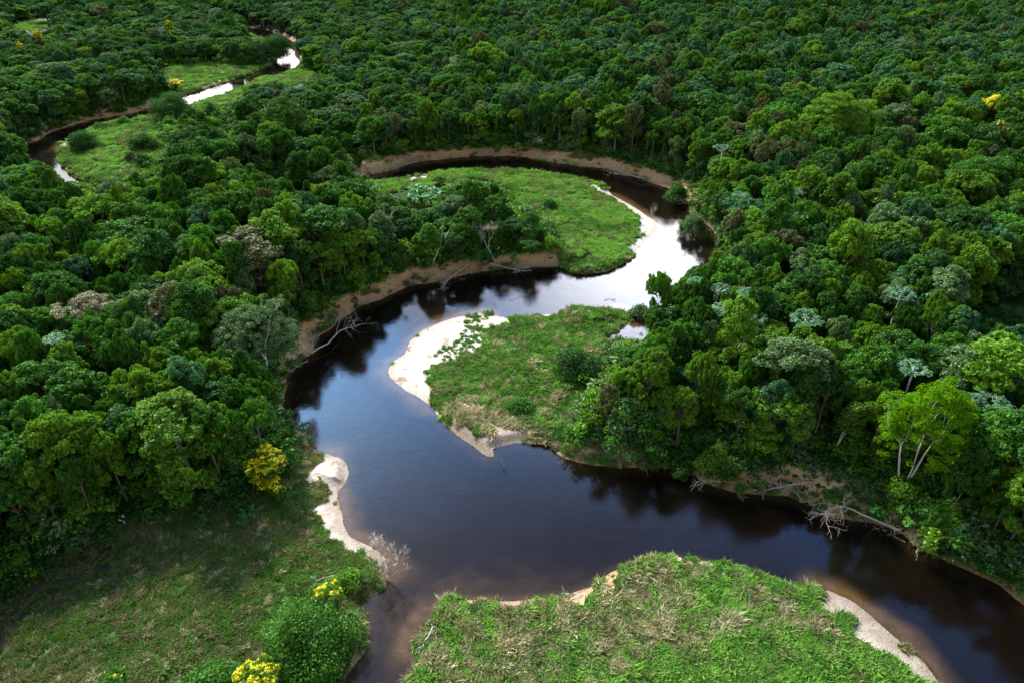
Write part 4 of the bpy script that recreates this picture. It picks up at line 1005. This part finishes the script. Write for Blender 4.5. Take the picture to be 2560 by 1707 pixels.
def gen_grass():
    P = []
    for (y0, y1, den) in ((30, 95, 4.2), (95, 150, 3.2), (150, 240, 2.0), (240, 560, .7)):
        w_ = y1 * .80 + 12; n = int((y1 - y0) * 2 * w_ * den); P.append(np.stack([rg.uniform(-w_, w_, n), rg.uniform(y0, y1, n)], 1))
    P = np.concatenate(P); x, y = P.T; px, py, dd = proj(x, y, 0 * x + .9)
    k = (isopen(px, py)) & (px > -150) & (px < 2750) & (py < 1950); x, y = x[k], y[k]
    q = river_query(x, y); z = height(x, y, q); px, py, sand, straw, dark, mud = zones(x, y, z)
    r = rg.random(len(x)); n1 = fbm(x * .10, y * .16, 61, 3); n2 = fbm(x * .5, y * .5, 71, 3)
    wx_ = 9 * (fbm(x * .7, y * .7, 99, 3) - .5) * 3; strk = np.zeros(len(x), bool)
    for pl in ([(870, 392), (930, 340), (985, 265), (1060, 222), (1100, 215), (1075, 250), (1010, 290), (975, 340), (1100, 300), (1130, 320), (1040, 350), (900, 396)], [(775, 475), (850, 430), (960, 398), (1110, 372), (1150, 392), (930, 452), (800, 478)], [(770, 505), (830, 480), (920, 478), (945, 560), (880, 610), (800, 560)], [(700, 620), (760, 560), (800, 600), (740, 660)], [(735, 285), (800, 262), (802, 276), (745, 295)]):
        strk |= inpoly(px + wx_, py + wx_ * .6, Z5(pl))
    tip = inpoly(px, py, [(1150, 1118), (1300, 1118), (1300, 1180), (1150, 1180)])
    keep = ~tip & ((n1 + .8 * (n2 - .5) > .30) | (r < .6)) & (q[0] > .3) & (~sand | (strk & (r < .8))) & (~(mud & (q[0] < 7)) | (n2 > .66)) & (~dark | (r < .35))
    marsh = inpoly(px, py, Z5([(1850, 400), (1950, 320), (2040, 220), (2250, 200), (2150, 420)]))
    keep &= ~marsh | (r < .3)
    centre = inpoly(px, py, Z2([(280, 300), (1000, 280), (1600, 340), (2000, 560), (1950, 800), (1300, 880), (900, 700), (280, 480)]))
    farm = py < 480
    bottom = (px > 950) & (py > 1370)
    left = (px < 960) & (py > 1080)
    corner = inpoly(px, py, [(1500, 1800), (1600, 1660), (1850, 1580), (2050, 1600), (2300, 1720), (2300, 1850)]) | inpoly(px, py, Z9([(-50, 770), (500, 790), (1100, 1010), (1800, 1560), (1500, 1560), (1150, 1200), (700, 950), (300, 830)]))
    g_ = np.zeros(len(x), int)
    g_ = np.where(centre | farm, np.where(n1 + .3 * (r - .5) > .56, 0, 1), g_)
    g_ = np.where((centre | farm) & (n2 + .5 * (r - .5) > .69), 4, g_)
    g_ = np.where(bottom, np.where(n1 + .6 * (n2 - .5) + .9 * (r - .5) > .50, np.where(rg.random(len(x)) < .42, 2, 4), np.where(rg.random(len(x)) < .6, 1, 0)), g_)
    g_ = np.where(left, np.where(n1 + .6 * (n2 - .5) + .9 * (r - .5) > .56, np.where(rg.random(len(x)) < .12, 2, 4), np.where(rg.random(len(x)) < .5, 3, 0)), g_)
    lower = ~(centre | farm | bottom | left)
    g_ = np.where(lower, np.where(n2 + .6 * (r - .5) > .68, np.where(rg.random(len(x)) < .3, 2, 4), np.where(rg.random(len(x)) < .25, 1, 0)), g_)
    g_ = np.where(corner, np.where(r < .35, 1, np.where(r < .85, 0, 4)), g_)
    g_ = np.where(straw & (r < .72), np.where(r < .5, 2, 4), g_); g_ = np.where(dark, np.where(r < .2, 3, 4), g_)
    g_ = np.where(sand, np.where(r < .8, 0, 4), g_)
    i = np.where(keep)[0]
    s = rg.uniform(.7, 1.3, len(x)) * (.62 + .95 * fbm(x * .22, y * .22, 123, 3)) * (1 + .25 * (n2 > .55)); s = s * np.where(farm, 1.35, 1) * np.where(left | dark, .72, 1) * np.where(sand, .7, 1)
    print('grass', len(i), np.bincount(g_[i]))
    scatter('grass', np.stack([x, y, z - .05], 1)[i], np.stack([rg.normal(0, .12, len(x)), rg.normal(0, .12, len(x)), rg.normal(.5, 1.2, len(x))], 1)[i],
            np.stack([s, s, s * rg.uniform(.7, 1.2, len(x))], 1)[i], (g_ * 3 + rg.integers(0, 3, len(x)))[i], gs, 'tall wild grass and straw covering the river meadows', 'grass')
gen_grass()

# ------------------------------------------------------------------ haze
if HAZE:
    m, nt, out = mat('haze_air'); pv = N(nt, 'ShaderNodeVolumePrincipled'); pv.inputs['Color'].default_value = (.62, .80, .86, 1); pv.inputs['Density'].default_value = HAZE; pv.inputs['Anisotropy'].default_value = .2
    nt.links.new(pv.outputs[0], out.inputs['Volume'])
    x0, x1, y0, y1, z0, z1 = -9500, 9500, -40, 9500, -5, 96
    v = [(x0, y0, z0), (x1, y0, z0), (x1, y1, z0), (x0, y1, z0), (x0, y0, z1), (x1, y0, z1), (x1, y1, z1), (x0, y1, z1)]
    hm = mesh_vf('haze', v, [(0, 3, 2, 1), (4, 5, 6, 7), (0, 1, 5, 4), (1, 2, 6, 5), (2, 3, 7, 6), (3, 0, 4, 7)], [m], False)
    ho = bpy.data.objects.new('haze', hm); link(ho); tag(ho, 'thin pale blue air over the forest', kind='stuff')
